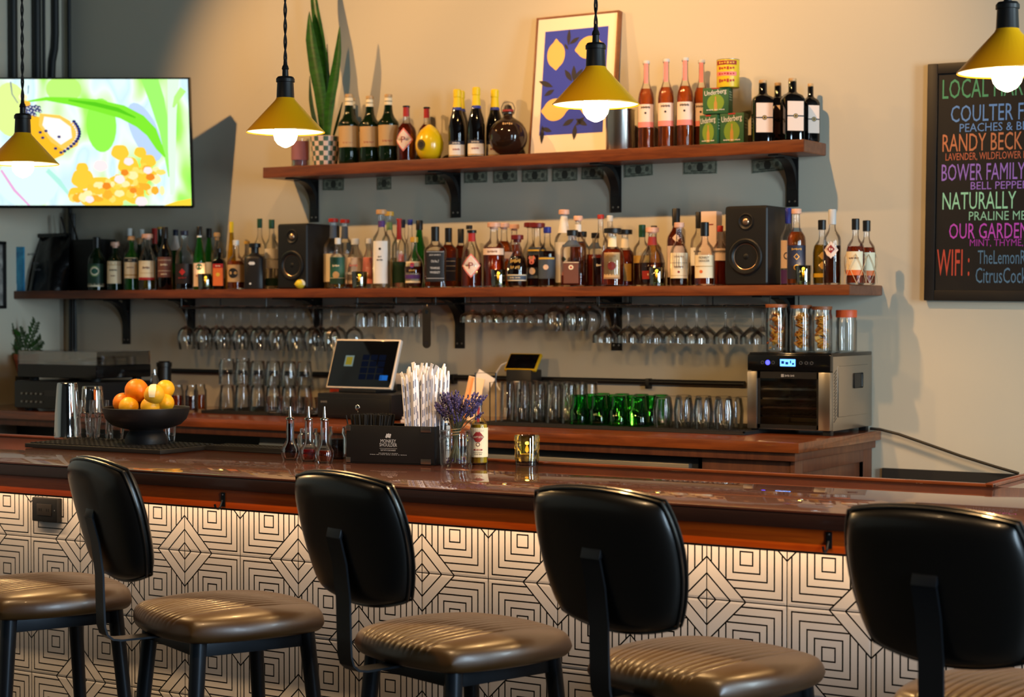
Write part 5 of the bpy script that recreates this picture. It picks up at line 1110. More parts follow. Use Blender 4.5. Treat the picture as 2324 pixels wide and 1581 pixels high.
# under-counter fridges
for i,(x0,x1,l) in enumerate(((-4.58,-3.66,'stainless steel under-counter fridge below the register'),(-3.64,-2.70,'stainless steel under-counter fridge below the green tumblers'))):
    t=thing('under_counter_fridge',l,'fridge',((x0+x1)/2,-.68,0),0,'under-counter fridges'); w=(x1-x0)/2
    MB().box(-w,w,0,.62,.02,ZB-.064,M_blackplastic,.003).build('cabinet',t)
    d=MB().box(-w+.02,w-.02,-.03,-.001,.12,ZB-.086,M_steelfr,.004).build('door',t)
    MB().tube([(-w+.06,-.055,ZB-.20),(w-.06,-.055,ZB-.20)],.007,M_steelpol).build('handle',d)
    MB().box(-w+.01,w-.01,-.012,-.001,.03,.11,M_black).build('vent_grille',t)
# conduit along the wall over the counter, with clips
t=thing('wall_conduit','long black horizontal conduit on the wall just above the counter','pipe',(0,0,0))
p0=P(383,843,-.02); p1=P(1690,869,-.02); zc=(p0.z+p1.z)/2
MB().tube([(X(383,-.02),-.016,zc),(X(1690,-.02),-.016,zc)],.011,M_black,12).build('conduit',t)
for px in (600,1030,1472): x=X(px,-.016); MB().box(x-.008,x+.008,-.030,-.0005,zc-.026,zc+.013,M_black,.002).build('clip',t)
# counter mats
def bmat(x0,x1,y0,y1,z,lab,th=.010,grid=True):
    t=thing('rubber_bar_mat',lab,'bar mat',((x0+x1)/2,(y0+y1)/2,z),0,'black rubber bar mats'); w,d=(x1-x0)/2,(y1-y0)/2
    MB().box(-w,w,-d,d,0,th*.6,M_rubber,.002).build('mat_base',t)
    b=MB(); b.box(-w,w,-d,-d+.006,th*.6,th,M_rubber); b.box(-w,w,d-.006,d,th*.6,th,M_rubber); b.box(-w,-w+.006,-d,d,th*.6,th,M_rubber); b.box(w-.006,w,-d,d,th*.6,th,M_rubber)
    nx,ny=int(2*w/.0125),int(2*d/.0125)
    if grid:
        for i in range(nx):
            for j in range(ny): xx,yy=-w+.009+i*(2*w-.018)/max(1,nx-1),-d+.009+j*(2*d-.018)/max(1,ny-1); b.box(xx-.0035,xx+.0035,yy-.0035,yy+.0035,th*.6,th*.92,M_rubber)
    b.build('raised_grid',t,smooth=False); return t
ZM=ZB+.012
bmat(X(1112,-.40)+.02,X(1690,-.50),-.50,-.08,ZB,'long black rubber mat under the glasses on the back counter',.012)
bmat(X(470,-.40),X(712,-.42),-.44,-.06,ZB,'black rubber mat under the stacked pint glasses',.012)
# ---- tumblers
def cup(pr,m,seg=20):
    b=MB().lathe(pr,m,seg,cap=False); r=pr[-1][1] 
    return b
TUM={}
def tumbler(kind,x,y,z,lab,name,group,cat='glass'):
    if kind not in TUM:
        if kind=='highball': pr=[(0,.0325),(0,.0315),(.130,.0285),(.140,.027)];pr=[(.138,.001),(.138,.026),(.001,.0312),(0,.032),(.002,.0328),(.144,.0290),(.146,.027),(.146,.001)]; m=G_clear
        elif kind=='green': pr=[(.098,.001),(.098,.024),(.054,.029),(.050,.036),(.001,.037),(0,.0385),(.002,.039),(.052,.0385),(.058,.032),(.102,.0275),(.106,.025),(.106,.001)]; m=G_green
        elif kind=='rocks': pr=[(.100,.001),(.100,.026),(.060,.033),(.001,.030),(0,.031),(.002,.0325),(.060,.0355),(.104,.0285),(.107,.026),(.107,.001)]; m=G_clear
        elif kind=='pint': pr=[(.094,.001),(.094,.026),(.060,.030),(.001,.036),(0,.037),(.002,.0378),(.060,.0325),(.098,.0285),(.100,.026),(.100,.001)]; m=G_clear
        elif kind=='jarcup': pr=[(.01,.001),(.01,.033),(.085,.033),(.094,.028),(.108,.028),(.109,.030),(.096,.0305),(.088,.0355),(.002,.0355),(0,.001)]; m=G_clear
        elif kind=='shot': pr=[(.010,.001),(.010,.021),(.066,.029),(.067,.0305),(.065,.0308),(0,.0235),(0,.001)]; m=G_clear
        o=cup(pr,m).build(name,angle=60); TUM[kind]=o
    else: o=TUM[kind].copy(); COL.objects.link(o)
    o.location=(x,y,z); o.rotation_euler=(0,0,0); return tag(o,lab,cat,group)
ROWN=('front row','middle row','back row')
for kind,x0,n,dx,rows,y0,dy,nm,what,grp in (('highball',X(1153,-.40),5,.0660,3,-.40,.072,'highball_glass','tall clear highball glass upturned on the counter','upturned highball glasses'),
        ('green',X(1316,-.42),4,.0805,3,-.42,.082,'green_tumbler','green glass tumbler upturned on the counter','upturned green tumblers'),
        ('rocks',X(1506,-.42),4,.078,3,-.42,.076,'rocks_glass','short clear rocks glass upturned before the dehydrator','upturned rocks glasses')):
    for j in range(rows):
        for i in range(n): tumbler(kind,x0+i*dx+j*.002+random.uniform(-.001,.001),y0+j*dy,ZM+.0005,'%s, %s from left in the %s'%(what,ORD[i],ROWN[j]),nm,grp)
xs=X(497,-.38)
for j in range(2):
    for i in range(5):
        for q in range(2):
            tumbler('jarcup' if (i==0 and q==1) else 'pint',xs+i*.082,-.33+j*.10,ZM+.0005+.1008*q,'clear pint glass of the stacked group, %s from left, %s level, %s'%(ORD[i],('lower','upper')[q],('front','back')[j]),'pint_glass','stacked pint glasses')
for i in range(5): tumbler('shot',X(610+20*i,-.45)+i*.02,-.425,ZM+.0005,'small clear tumbler before the pint glasses, %s from left'%ORD[i],'small_tumbler','small tumblers before the pint glasses')
# amber jars left of the pint glasses
for i,(px,lq) in enumerate(((402,'red'),(432,'amber'),(456,'brown'))):
    x=X(px,-.36+.03*i); t=thing('syrup_jar','clear jar of amber syrup behind the fruit bowl, %s from left'%ORD[i],'jar',(x,-.36+.09*(i%2),ZB),0,'amber syrup jars on the counter')
    MB().lathe([(0,.026),(.003,.028),(.085,.028),(.095,.022),(.110,.022),(.110,.0205),(.094,.0205),(.085,.0268),(.004,.0268),(.004,.001)],G_clear,20,cap=False).build('glass_jar',t,50)
    MB().lathe([(.005,.0262),(.066,.0262)],LIQ[lq],20).build('syrup',t,50)
# ---- register
y=-.48; xa,xb=X(720,y),X(888,y); zt=P(800,884,y).z-.016
t=thing('cash_drawer','black cash drawer box carrying the tablet register','cash drawer',((xa+xb)/2,y,ZB)); w=(xb-xa)/2
MB().box(-w,w,0,.36,0.004,zt-ZB,M_blackplastic,.004).build('drawer_case',t)
MB().box(-w+.006,w-.006,-.004,0,.012,zt-ZB-.016,M_blackplastic,.002).build('drawer_front',t)
b=MB(); add_text(b,'vasario',.03,.009,flat((120,120,120)),lambda x,z:Vector((x,-.0048,z)),-w+.02,zt-ZB-.038); b.build('maker_lettering',t,smooth=False)
yb2=-.40; BL=P(742,878,yb2); BR=P(886,886,yb2); 
t=thing('tablet_register','white-framed tablet register showing a dark payment screen','register',((BL.x+BR.x)/2,yb2,zt+.0005)); ww=(BR.x-BL.x)/2+.004; tl_=R(20); hh=.204
Mx=T(0,0,.016,rx=-tl_)
MB().box(-ww,ww,-.004,.014,0,hh,pb('register_white',(226,216,204),.35),.006,Mx,3).build('bezel_frame',t)
MB().box(-ww+.006,ww-.006,-.0055,-.0035,.006,hh-.007,pb('tablet_screen_glass',(8,9,12),.06,coat=.5),.001,Mx).build('screen_glass',t)
b0=MB(); b=b0
def rq(x0,x1,z0,z1,m): b.add([Mx@Vector(v) for v in ((x0,-.0060,z0),(x1,-.0060,z0),(x1,-.0060,z1),(x0,-.0060,z1))],[(0,1,2,3)],m)
rq(-ww*.57,-ww*.30,hh*.44,hh*.66,emis('ui_pale',(150,170,160),.5)); 
b.add([Mx@Vector((x,-.0064,z)) for x,z in ((-ww*.53,hh*.47),(-ww*.34,hh*.47),(-ww*.34,hh*.63),(-ww*.53,hh*.63))],[(0,1,2,3)],emis('ui_gold',(180,160,50),.5))
b0.build('menu_icon',t,smooth=False); b=MB()
for i in range(3):
    for j in range(4): rq(ww*(-.04+.25*i),ww*(.17+.25*i),hh*(.18+.13*j),hh*(.29+.13*j),emis('ui_key',(20,26,44),.5))
rq(ww*.60,ww*.84,hh*.17,hh*.27,emis('ui_blue',(40,120,220),.6)); b.build('key_pad',t,smooth=False)
MB().box(-.09,.09,-.01,.13,0,.012,M_blackplastic,.003).box(-.05,.05,.03,.06,.01,.10,M_blackplastic,.004).build('stand',t)
t=thing('receipt_printer','small black receipt printer behind the register','printer',(X(905,-.10)+.05,-.10,ZB))
MB().box(-.05,.07,-.015,.09,0,.135,M_blackplastic,.008).build('printer_body',t); MB().box(-.03,.05,-.018,.0,.135,.175,flat((214,206,200)),.001,T(rx=R(14))).build('paper_roll_end',t)
t=thing('folded_papers','small stack of white papers on the counter behind the straws','papers',(X(912,-.55),-.50,ZB)); 
for i in range(3): MB().box(-.02+.004*i,.055,-.03,.04,.012*i,.012*i+.010,flat((206,204,214)),.001,T(rz=.1*i)).build('paper_stack',t)
t=thing('red_box','low red-orange box behind the left end of the register','box',(X(722,-.24),-.06,ZB)); MB().box(-.05,.05,-.04,.05,0,.115,flat((176,60,34),.4),.003).build('box_body',t); MB().box(-.051,.051,-.041,.051,.098,.117,flat((190,84,60),.4),.003).build('box_lid',t)
# papers in a wire holder behind the lavender
y=-.47; t=thing('wire_paper_holder','black wire holder standing behind the lavender bunch','paper holder',(X(1085,y),y,ZB))
h0=P(1085,846,y).z-ZB
b=MB().tube([(-.012,0,0),(-.012,0,h0),(.052,.04,h0),(.052,.04,0)],.0028,M_black,6); b.tube([(-.012,.10,0),(-.012,.10,h0*.8),(.052,.12,h0*.8),(.052,.12,0)],.0028,M_black,6); b.box(-.03,.058,-.01,.125,0,.004,M_black); b.build('wire_frame',t)
for i in range(7):
    c=((236,214,190),(240,200,166),(240,226,206))[i%3]; y=-.395+.010*i
    t=thing('orange_menu','orange-striped folded menu in the wire holder, %s from the front'%ORD[i],'menu',(X(1062,y)-.002*i,y,ZB+.005),R(-6),'orange-striped menus in the wire holder'); t.rotation_euler=(R(-9),R(9),R(4))
    MB().box(-.024,.034,-.0012,.0012,.004,.168,flat(c),.0004).build('menu_sheet',t,smooth=False)
    MB().box(-.023,.033,-.0018,-.0013,.05,.066,flat((232,140,70))).box(-.0225,-.012,-.0018,-.0013,.004,.166,flat((232,150,90))).build('menu_stripe',t,smooth=False)
t=thing('white_envelope','white and yellow card leaning behind the orange-striped menus','card',(X(1066,-.30),-.30,ZB+.03)); t.rotation_euler=(R(-8),R(27),0)
MB().box(-.05,.03,-.001,.001,.0,.165,flat((214,212,214)),.0004).build('card_sheet',t,smooth=False); MB().add([(-.045,-.0014,.03),(.028,-.0014,.03),(-.01,-.0014,.075)],[(0,1,2)],flat((224,170,40))).build('yellow_triangle',t,smooth=False)
# small tablet on a black stand
y=-.10; t=thing('small_tablet','small tablet in a yellow frame on a black stand by the wall','tablet',(X(1186,y),y,ZB)); h1=P(1186,838,y).z-ZB
MB().box(-.058,.058,-.03,.05,0,h1-.0,M_blackplastic,.006).build('stand_block',t)
Mx=T(0,-.022,h1-.004,rx=R(-38)); 
MB().box(-.072,.072,-.004,.010,0,.082,pb('tablet_yellow',(214,170,20),.4),.005,Mx,3).build('yellow_frame',t); MB().box(-.066,.066,-.0055,-.0035,.007,.076,pb('tablet_screen_glass',(8,9,12),.06,coat=.5),.001,Mx).build('screen',t)
p=Vector((X(1186,y),y,ZB))
MB().tube([P(1152,822,y+.0)-p,P(1138,828,y)-p,P(1127,845,y)-p,P(1124,862,y)-p,P(1129,876,y)-p,P(1134,885,y)-p],.0035,flat((220,220,216)),8).build('charging_cable',t)
MB().box(-.018,.008,-.045,-.031,h1-.075,h1-.045,flat((222,220,214)),.002).build('white_plug',t)
# ================================================================== DEHYDRATOR
y0=-.385; xa,xb=X(1700,y0),X(1888,y0); zt=P(1790,800,y0).z; zb0=P(1790,978,y0).z
t=thing('food_dehydrator','stainless steel food dehydrator with glass door at right end of counter','dehydrator',((xa+xb)/2,y0,ZB)); w=(xb-xa)/2; h=zt-ZB; z0=.016; D=.375
b=MB().box(w-.004,w,.012,D,z0,h-.012,M_steel,.0015).box(-w,-w+.004,.012,D,z0,h-.012,M_steel,.0015).box(-w+.004,w-.004,D-.004,D,z0,h-.012,M_steel).box(-w+.004,w-.004,.012,D,z0,z0+.004,M_steel); b.build('steel_casing',t)
b=MB().box(-w,w,.0,D,h-.012,h,M_blackgloss,.004); b.build('top_lid',t)
pz=h-.062; MB().box(-w,w,-.012,.012,pz,h-.006,M_blackgloss,.003).build('control_panel',t)
b=MB(); q=-.0126
def pq(x0,x1,z_0,z_1,m): b.add([(x0,q,z_0),(x1,q,z_0),(x1,q,z_1),(x0,q,z_1)],[(0,1,2,3)],m)
zc=(pz+h-.006)/2
pq(-w*.20,w*.17,zc-.012,zc+.012,emis('lcd_blue',(96,160,255),3.2)); b.build('display',t,smooth=False)
b=MB(); q=-.0130
for x0,x1,za,zb2 in ((-.17,-.10,-.004,.006),(-.07,0.0,-.006,.003),(.04,.07,-.002,.008),(.09,.14,-.007,0)): pq(w*x0,w*x1,zc+za,zc+zb2,emis('lcd_dark',(30,70,150),.6))
b.build('display_digits',t,smooth=False)
V=[(-w*.50+.0085*cos(2*PI*i/20),-.0126,zc+.0085*sin(2*PI*i/20)) for i in range(20)]; MB().add(V,[tuple(range(20))],emis('led_blue',(70,70,255),4)).build('power_light',t,smooth=False)
b=MB()
for x in (-.63,-.37,.30,.43,.56): b.tube([(w*x+.005*cos(2*PI*i/14),-.0124,zc+.005*sin(2*PI*i/14)) for i in range(14)],.0006,flat((90,90,92)),5,True)
b.build('buttons',t)
for sx in (-1,1): MB().box(sx*w if sx<0 else w-.042,-w+.036 if sx<0 else w,-.014,.012,z0+.002,pz-.003,M_steel,.003).build('door_pillar',t)
d=MB().box(-w+.036,w-.042,-.006,-.001,z0+.004,pz-.004,glass('dark_door_glass',(.90,.88,.82),.0,.03)).build('glass_door',t)
b=MB(); b.box(-w+.036,w-.042,-.008,-.0045,pz-.026,pz-.003,M_blackplastic); b.box(-w+.036,-w+.046,-.008,-.0045,z0+.004,pz-.003,M_blackplastic); b.box(w-.050,w-.042,-.008,-.0045,z0+.004,pz-.003,M_blackplastic); b.box(-w+.036,w-.042,-.008,-.0045,z0+.004,z0+.018,M_blackplastic)
b.build('door_frame',d)
b=MB(); add_text(b,'MAGIC MILL',.034,.008,flat((150,150,150)),lambda x,z:Vector((x,-.0086,z)),-.014,pz-.020); b.box(-.028,-.018,-.0088,-.0082,pz-.021,pz-.011,flat((140,140,140))); b.build('door_lettering',d,smooth=False)
MB().box(-w+.006,w-.006,D-.03,D-.02,z0+.006,h-.02,M_steelfr).build('inner_back',t)
for zz in (.045,.075,.105,.138,.195,.215):
    if zz>pz-.03-z0: continue
    b=MB()
    b.box(-w+.006,w-.006,.004,.009,z0+zz-.003,z0+zz+.004,M_steelpol)
    for yy in (.02,.12,.22,.32): b.tube([(-w+.008,yy,z0+zz),(w-.008,yy,z0+zz)],.0016,M_steelpol,6)
    for i in range(9): x=-w+.012+(2*w-.024)*i/8; b.tube([(x,.02,z0+zz),(x,.32,z0+zz)],.0010,M_steelpol,5)
    b.build('tray',t)
# side panel details
b=MB().box(w-.001,w+.0035,.055,D-.045,z0+.045,h-.045,M_steel,.003); b.build('raised_side_panel',t)
hd=MB().box(w+.002,w+.0048,D-.185,D-.105,h-.125,h-.072,M_blackplastic,.006,seg=3).build('side_handle',t)
b=MB()
for i in range(16): zz=z0+.03+i*(h-.09-z0)/16; b.tube([(w+.0005,.022,zz),(w+.0005,.042,zz+.012)],.0018,M_steelfr,6)
b.build('side_vents',t)
b=MB()
for x in (-w+.02,w-.02):
    for yy in (.02,D-.03): b.box(x-.014,x+.014,yy-.012,yy+.014,0,z0+.002,M_blackplastic,.002)
b.build('feet',t)
# jars on the dehydrator
zj=zt+.0006
def bigjar(px,top,wpx,y,lidc,lab,fill,lidtype='wood'):
    r=wpx/PPM(px,y)/2; hh=P(px,top,y).z-zj; t=thing('storage_jar',lab,'jar',(X(px,y),y,zj),0,'storage jars on the dehydrator')
    lh=.020 if lidtype!='wood' else .012
    MB().lathe([(0,r*.94),(.003,r),(hh-lh-.022,r),(hh-lh-.012,r*.93),(hh-lh,r*.93),(hh-lh,r*.88),(hh-lh-.012,r*.88),(hh-lh-.023,r*.95),(.005,r*.95),(.005,.001)],G_clear,28,cap=False).build('glass_jar',t,50)
    if lidtype=='wood': MB().lathe([(hh-lh,r*.96),(hh-.002,r*1.0),(hh,r*.98)],wood('jar_lid_wood',(150,88,48),(110,60,32),.5,.1,(8,8,8),.2),28).build('lid',t)
    else: MB().lathe([(hh-lh-.006,r*.99),(hh-.003,r*1.0),(hh,r*.96)],pb('orange_lid',(206,84,40),.45),28).build('lid',t)
    if fill:
        b=MB(); random.seed(px); 
        for i in range(34 if fill=='slice' else 60):
            zc=.010+(hh-lh-.040)*random.random()**.9; a=random.uniform(0,2*PI); q=random.uniform(0,r*.45)
            if fill=='slice':
                rr=r*random.uniform(.40,.52); q=min(q,r*.90-rr); Mx=T(q*cos(a),q*sin(a),zc+rr*.4,random.uniform(0,6),random.uniform(-1.2,1.2)*.9)
                b.lathe([(-.0012,rr),(.0012,rr),(.0016,rr*.85),(-.0016,rr*.85),(-.0012,rr)],pb('dried_peel',(206,140,40),.5),16,Mx,cap=False); b.lathe([(-.0004,rr*.87),(.0006,rr*.85),(.0002,.001)],pb('dried_pulp_b',(226,180,96),.5),16,Mx,cap=False)
            else:
                q=random.uniform(0,r*.66); rr=r*random.uniform(.18,.26); pts=[Vector((rr*cos(u),rr*sin(u),.004*u)) for u in [k_*.35 for k_ in range(8)]]; Mx=T(q*cos(a),q*sin(a),zc,random.uniform(0,6),random.uniform(-1,1))
                b.tube(pts,[.0012,.003,.0038,.004,.004,.0036,.003,.0012],pb('dried_chip_%d'%(i%3),((200,130,40),(150,80,30),(226,170,70))[i%3],.5),6,Mx=Mx)
        b.build('dried_citrus',t); t.children[-1]['kind']='stuff'
    return t
bigjar(1762,690,50,-.27,0,'wooden-lidded jar of dried orange peel on the dehydrator','peel')
bigjar(1818,692,50,-.25,0,'wooden-lidded jar of dried citrus wheels, middle of the dehydrator','slice')
bigjar(1865,695,48,-.24,0,'wooden-lidded jar of dried lemon wheels beside the orange-lidded jar','slice')
bigjar(1921,703,48,-.17,0,'empty clear jar with an orange lid on the dehydrator',None,'orange')
# cord trailing from the counter along the wall
pts=[P(px,py,-.03) for px,py in ((1975,972),(1997,974),(2040,985),(2100,1006),(2180,1034),(2260,1059),(2312,1074))]
tag(MB().tube(pts,.0052,M_blackplastic,8).build('trailing_cable'),'thin black power cord sloping along the wall right of the counter','cord')
# ================================================================== RECORD PLAYER CORNER
y=-.70; xa=X(38,y)-.03; xb=X(300,-.52)
zr=P(150,866,y).z
t=thing('stereo_receiver','black stereo receiver under the record player','receiver',((xa+xb)/2,-.70,ZB)); w=(xb-xa)/2-.02; h=zr-ZB
MB().box(-w,w,0,.325,.012,h,M_blackplastic,.004).build('case',t)
b=MB().box(-w,w,-.006,0,.014,h-.004,M_blackgloss,.002); b.build('front_panel',t)
b=MB()
for i in range(5):
    for j in range(2): MB().lathe([(0,.0045),(.008,.004),(.008,.0005)],M_steelfr,12,T(-w+.05+.028*i,-.006,.04+.034*j,rx=PI/2)).build('knob',t)
for i in range(5): MB().lathe([(0,.0035),(.007,.003),(.007,.0005)],M_steelfr,12,T(.02+.020*i,-.006,.040,rx=PI/2)).build('knob',t)
MB().box(-.06,.10,-.0072,-.0062,.065,.090,pb('receiver_display',(30,30,30),.2)).build('display',t,smooth=False)
b=MB()
for x in (-w+.04,w-.04):
    for yy in (.04,.32): b.lathe([(0,.018),(.0125,.018)],M_rubber,14,T(x,yy,0))
b.build('feet',t)
zt2=ZB+h+.0005
t=thing('record_player','black record player with clear dust cover beside the potted plant','record player',((xa+xb)/2,-.70,zt2)); w=(xb-xa)/2-.03; ph=P(150,828,-.70).z-zt2
MB().box(-w,w,0,.325,.014,ph,M_blackgloss,.006,seg=3).build('plinth',t)
b=MB()
for x in (-w+.05,w-.05):
    for yy in (.05,.29): b.lathe([(0,.020),(.0145,.020)],M_rubber,14,T(x,yy,0))
b.build('feet',t)
pl=MB().lathe([(ph,.135),(ph+.012,.135),(ph+.012,.005)],M_blackplastic,40,T(-.05,.17,0)).build('platter',t)
MB().lathe([(ph+.0125,.004),(ph+.022,.0035)],M_chrome,12,T(-.05,.17,0)).build('spindle',pl)
ta=MB().tube([(w-.06,.27,ph+.03),(w-.07,.16,ph+.03),(.06,.08,ph+.02)],.005,M_steelpol,8).lathe([(ph,.022),(ph+.03,.02)],M_blackplastic,16,T(w-.06,.27,0)).build('tonearm',t)
b=MB(); zc1=ph+.055
b.box(-w,w,.003,.006,ph+.001,zc1,G_cover); b.box(-w,w,.318,.321,ph+.001,zc1,G_cover); b.box(-w,-w+.003,.006,.318,ph+.001,zc1,G_cover); b.box(w-.003,w,.006,.318,ph+.001,zc1,G_cover); b.box(-w,w,.003,.321,zc1,zc1+.003,G_cover)
b.build('dust_cover',t,smooth=False)
# potted zz plant
y=-.20; org=P(58,850,y); rp=35/PPM(58,y); zp0=P(58,876,y).z; hp=.085
t=thing('potted_zz_plant','small glossy-leaved plant in a terracotta pot beside the record player','plant',(X(58,-.305)+.004,-.305,ZB)); org=Vector((X(58,-.305)+.004,-.305,ZB))
zt_=P(58,803,-.305).z-ZB
st_=MB().lathe([(0,.045),(.10,.05),(zt_-.10,.05),(zt_-.10,.03)],M_dark,18)
st_.build('plant_stand',t)
MB().lathe([(zt_-.0995,.036),(zt_-.03,.052),(zt_-.028,.056),(zt_,.058),(zt_,.054),(zt_-.02,.050)],pb('terracotta',(176,92,62),.8),28,cap=False).build('pot',t,30)
MB().lathe([(zt_-.014,.052),(zt_-.012,.001)],pb('potting_soil',(40,28,20),.95),18).build('soil',t)
Mz=pb('zz_leaf_green',(38,84,24),.3,coat=.3)
for cl in (((60,806),(66,780),(76,752),(83,732)),((52,806),(46,788),(38,768),(27,748)),((56,806),(58,785),(52,762),(46,752)),((64,806),(74,792),(86,782),(95,772)),((48,806),(40,800),(32,795),(26,790))):
    pts=[P(px,py,-.305-.01*(i%2))-org for i,(px,py) in enumerate(cl)]; b=MB().tube(pts,[.004,.0035,.003,.0015],Mz,6)
    L_=len(pts)-1
    for k_ in range(16):
        u=.25+.75*k_/15; i=min(L_-1,int(u*L_)); f_=u*L_-i; p=pts[i].lerp(pts[i+1],f_); d=(pts[i+1]-pts[i]).normalized(); sg=1 if k_%2 else -1
        side=Vector((d.z,0,-d.x))*sg; tip=p+side*.034+d*.020+Vector((0,-.012*random.random(),0)); mid=(p+tip)/2; wv=d*.011
        b.add([p,mid+wv+Vector((0,-.002,0)),tip,mid-wv+Vector((0,-.002,0)),mid+Vector((0,.002,0))],[(0,1,4),(1,2,4),(2,3,4),(3,0,4),(0,3,2,1)],Mz)
    b.build('frond',t,80)
# camera-like dark canister and small bottles near the player
t=thing('dark_canister','small black canister beside the record player','canister',(X(372,-.30),-.30,ZB)); hh=P(372,822,-.3).z-ZB
MB().lathe([(0,.030),(hh-.02,.030),(hh-.018,.033),(hh,.033),(hh,.001)],M_blackplastic,24).build('canister_body',t); MB().lathe([(hh+.0002,.026),(hh+.006,.024),(hh+.006,.001)],M_blackgloss,24).build('lid',t)
t=thing('glass_dispenser','clear bottle with silver pourer behind the fruit bowl','bottle',(X(350,-.45),-.45,ZB)); hh=P(350,838,-.45).z-ZB
MB().lathe([(0,.026),(.003,.028),(hh*.62,.028),(hh*.78,.012),(hh*.88,.011),(hh*.88,.0095),(hh*.6,.026),(.004,.0265),(.004,.001)],G_clear,20,cap=False).build('glass_body',t,50); MB().lathe([(hh*.88,.012),(hh*.90,.012),(hh*.91,.005),(hh,.0035)],M_steelpol,14).build('pourer',t)
# ================================================================== THINGS ON THE BAR
# service mat and rail mat
t=thing('service_mat','black rubber service mat under the shaker tins and fruit bowl','bar mat',(-4.0,-2.035,ZB+.0004),R(1)); 
MB().box(-.275,.275,-.135,.135,0,.013,M_rubber,.002).build('mat_base',t)
b=MB()
for i in range(26):
    for j in range(12): b.box(-.262+i*.0206,-.262+i*.0206+.012,-.124+j*.0208,-.124+j*.0208+.012,.013,.0165,M_rubber)
b.build('raised_grid',t,smooth=False)
t=thing('rail_mat','long narrow black rubber rail mat with open studs along the bar edge','bar mat',(-3.455,-1.925,ZB+.0004))
MB().box(-.262,.262,-.045,.045,0,.007,M_rubber,.0015).build('mat_base',t)
b=MB(); b.box(-.262,.262,-.045,-.040,.007,.016,M_rubber); b.box(-.262,.262,.040,.045,.007,.016,M_rubber)
for i in range(32):
    for j in range(5): b.box(-.256+i*.0162,-.256+i*.0162+.009,-.034+j*.0145,-.034+j*.0145+.008,.007,.015,M_rubber)
b.build('raised_studs',t,smooth=False)
ZS_=ZB+.0168
# shaker tins
y=-1.97
def at(px,py): return P(px,py,y)
x=X(152,y); s_=1/PPM(152,y); hh=P(152,868,y).z-ZS_
t=thing('shaker_tin','tall polished steel shaker tin at left end of the service mat','shaker tin',(x,y,ZS_)); r1,r2=30*s_,23*s_
MB().lathe([(0,r1*1.0),(.004,r1*1.02),(.006,r1),(hh*.46,r1*.93),(hh*.465,r1*.925),(hh-.012,r2*1.02),(hh-.009,r2*1.0),(hh-.002,r2*.97),(hh,r2*.9),(hh,.001)],M_steelpol,36).build('tin_body',t,20)
x=X(208,y+.02); s_=1/PPM(208,y+.02); 
# stacked mixing glasses
hg=P(208,906,y+.02).z-ZS_
def rocks(px,yq,top,wpx,lab,group=None,zz=None,name='cut_rocks_glass'):
    z_=ZS_ if zz is None else zz; r=wpx/PPM(px,yq)/2; h=P(px,top,yq).z-z_; t=thing(name,lab,'glass',(X(px,yq),yq,z_),0,group)
    b=MB(); n=24; prof=[(0,.80),(.05*h,.9),(.40*h,.86),(.55*h,.93),(h,1.0)]
    rings=[]
    V=[];Fc=[]
    for j in range(9):
        zz_=h*j/8; k_=.80+.20*min(1,j/6)
        for i in range(n):
            a=2*PI*i/n; rr=r*k_*(1-(.05 if (i+(j%2))%2 and j<6 else 0)); V.append((rr*cos(a),rr*sin(a),zz_))
    for j in range(8):
        for i in range(n): Fc.append((j*n+i,j*n+(i+1)%n,(j+1)*n+(i+1)%n,(j+1)*n+i))
    b.add(V,Fc,G_clear); b.lathe([(h,r),(h+.0008,r*.97),(.02,r*.76),(.02,.001)],G_clear,n,cap=False); b.lathe([(0,r*.8),(0,.001)],G_clear,n,cap=False)
    b.build('cut_glass_body',t,20); return t,z_+h,r
g1,zt1,r1=rocks(192,-1.985,948,38,'faceted rocks glass before the second shaker tin, lower of stack','faceted rocks glasses on the service mat')
g2,zt2_,r2=rocks(228,-1.985,948,38,'faceted rocks glass beside the fruit bowl pedestal, front of stack','faceted rocks glasses on the service mat')
g3,zt3,r3=rocks(210,-1.90,938,36,'faceted rocks glass at the back behind two others','faceted rocks glasses on the service mat')
g4,zt4,r4=rocks(263,-1.935,962,36,'faceted rocks glass just left of the bowl pedestal','faceted rocks glasses on the service mat')
g5,_,_=rocks(386,-1.93,962,24,'small amber-tinted cut glass at right of the bowl pedestal','faceted rocks glasses on the service mat')
for gg,zq,px,yq,lab in ((g1,zt1+.001,192,-1.985,'upturned faceted rocks glass stacked on the left front one'),(g2,zt2_+.001,228,-1.985,'upturned faceted rocks glass stacked on the right front one')):
    rocks(px,yq,908,36,lab,'faceted rocks glasses on the service mat',zq)
yy=-1.90; s_=1/PPM(209,yy); z0_=zt3+.001; hh=P(209,876,yy).z-z0_
t=thing('small_shaker_tin','short polished steel tin upturned on the back faceted glass','shaker tin',(X(209,yy),yy,z0_)); r1=27*s_; MB().lathe([(0,r1),(.003,r1*1.02),(.006,r1*.99),(hh-.012,r1*.86),(hh-.008,r1*.87),(hh,r1*.80),(hh,.001)],M_steelpol,32).build('tin_body',t,20)
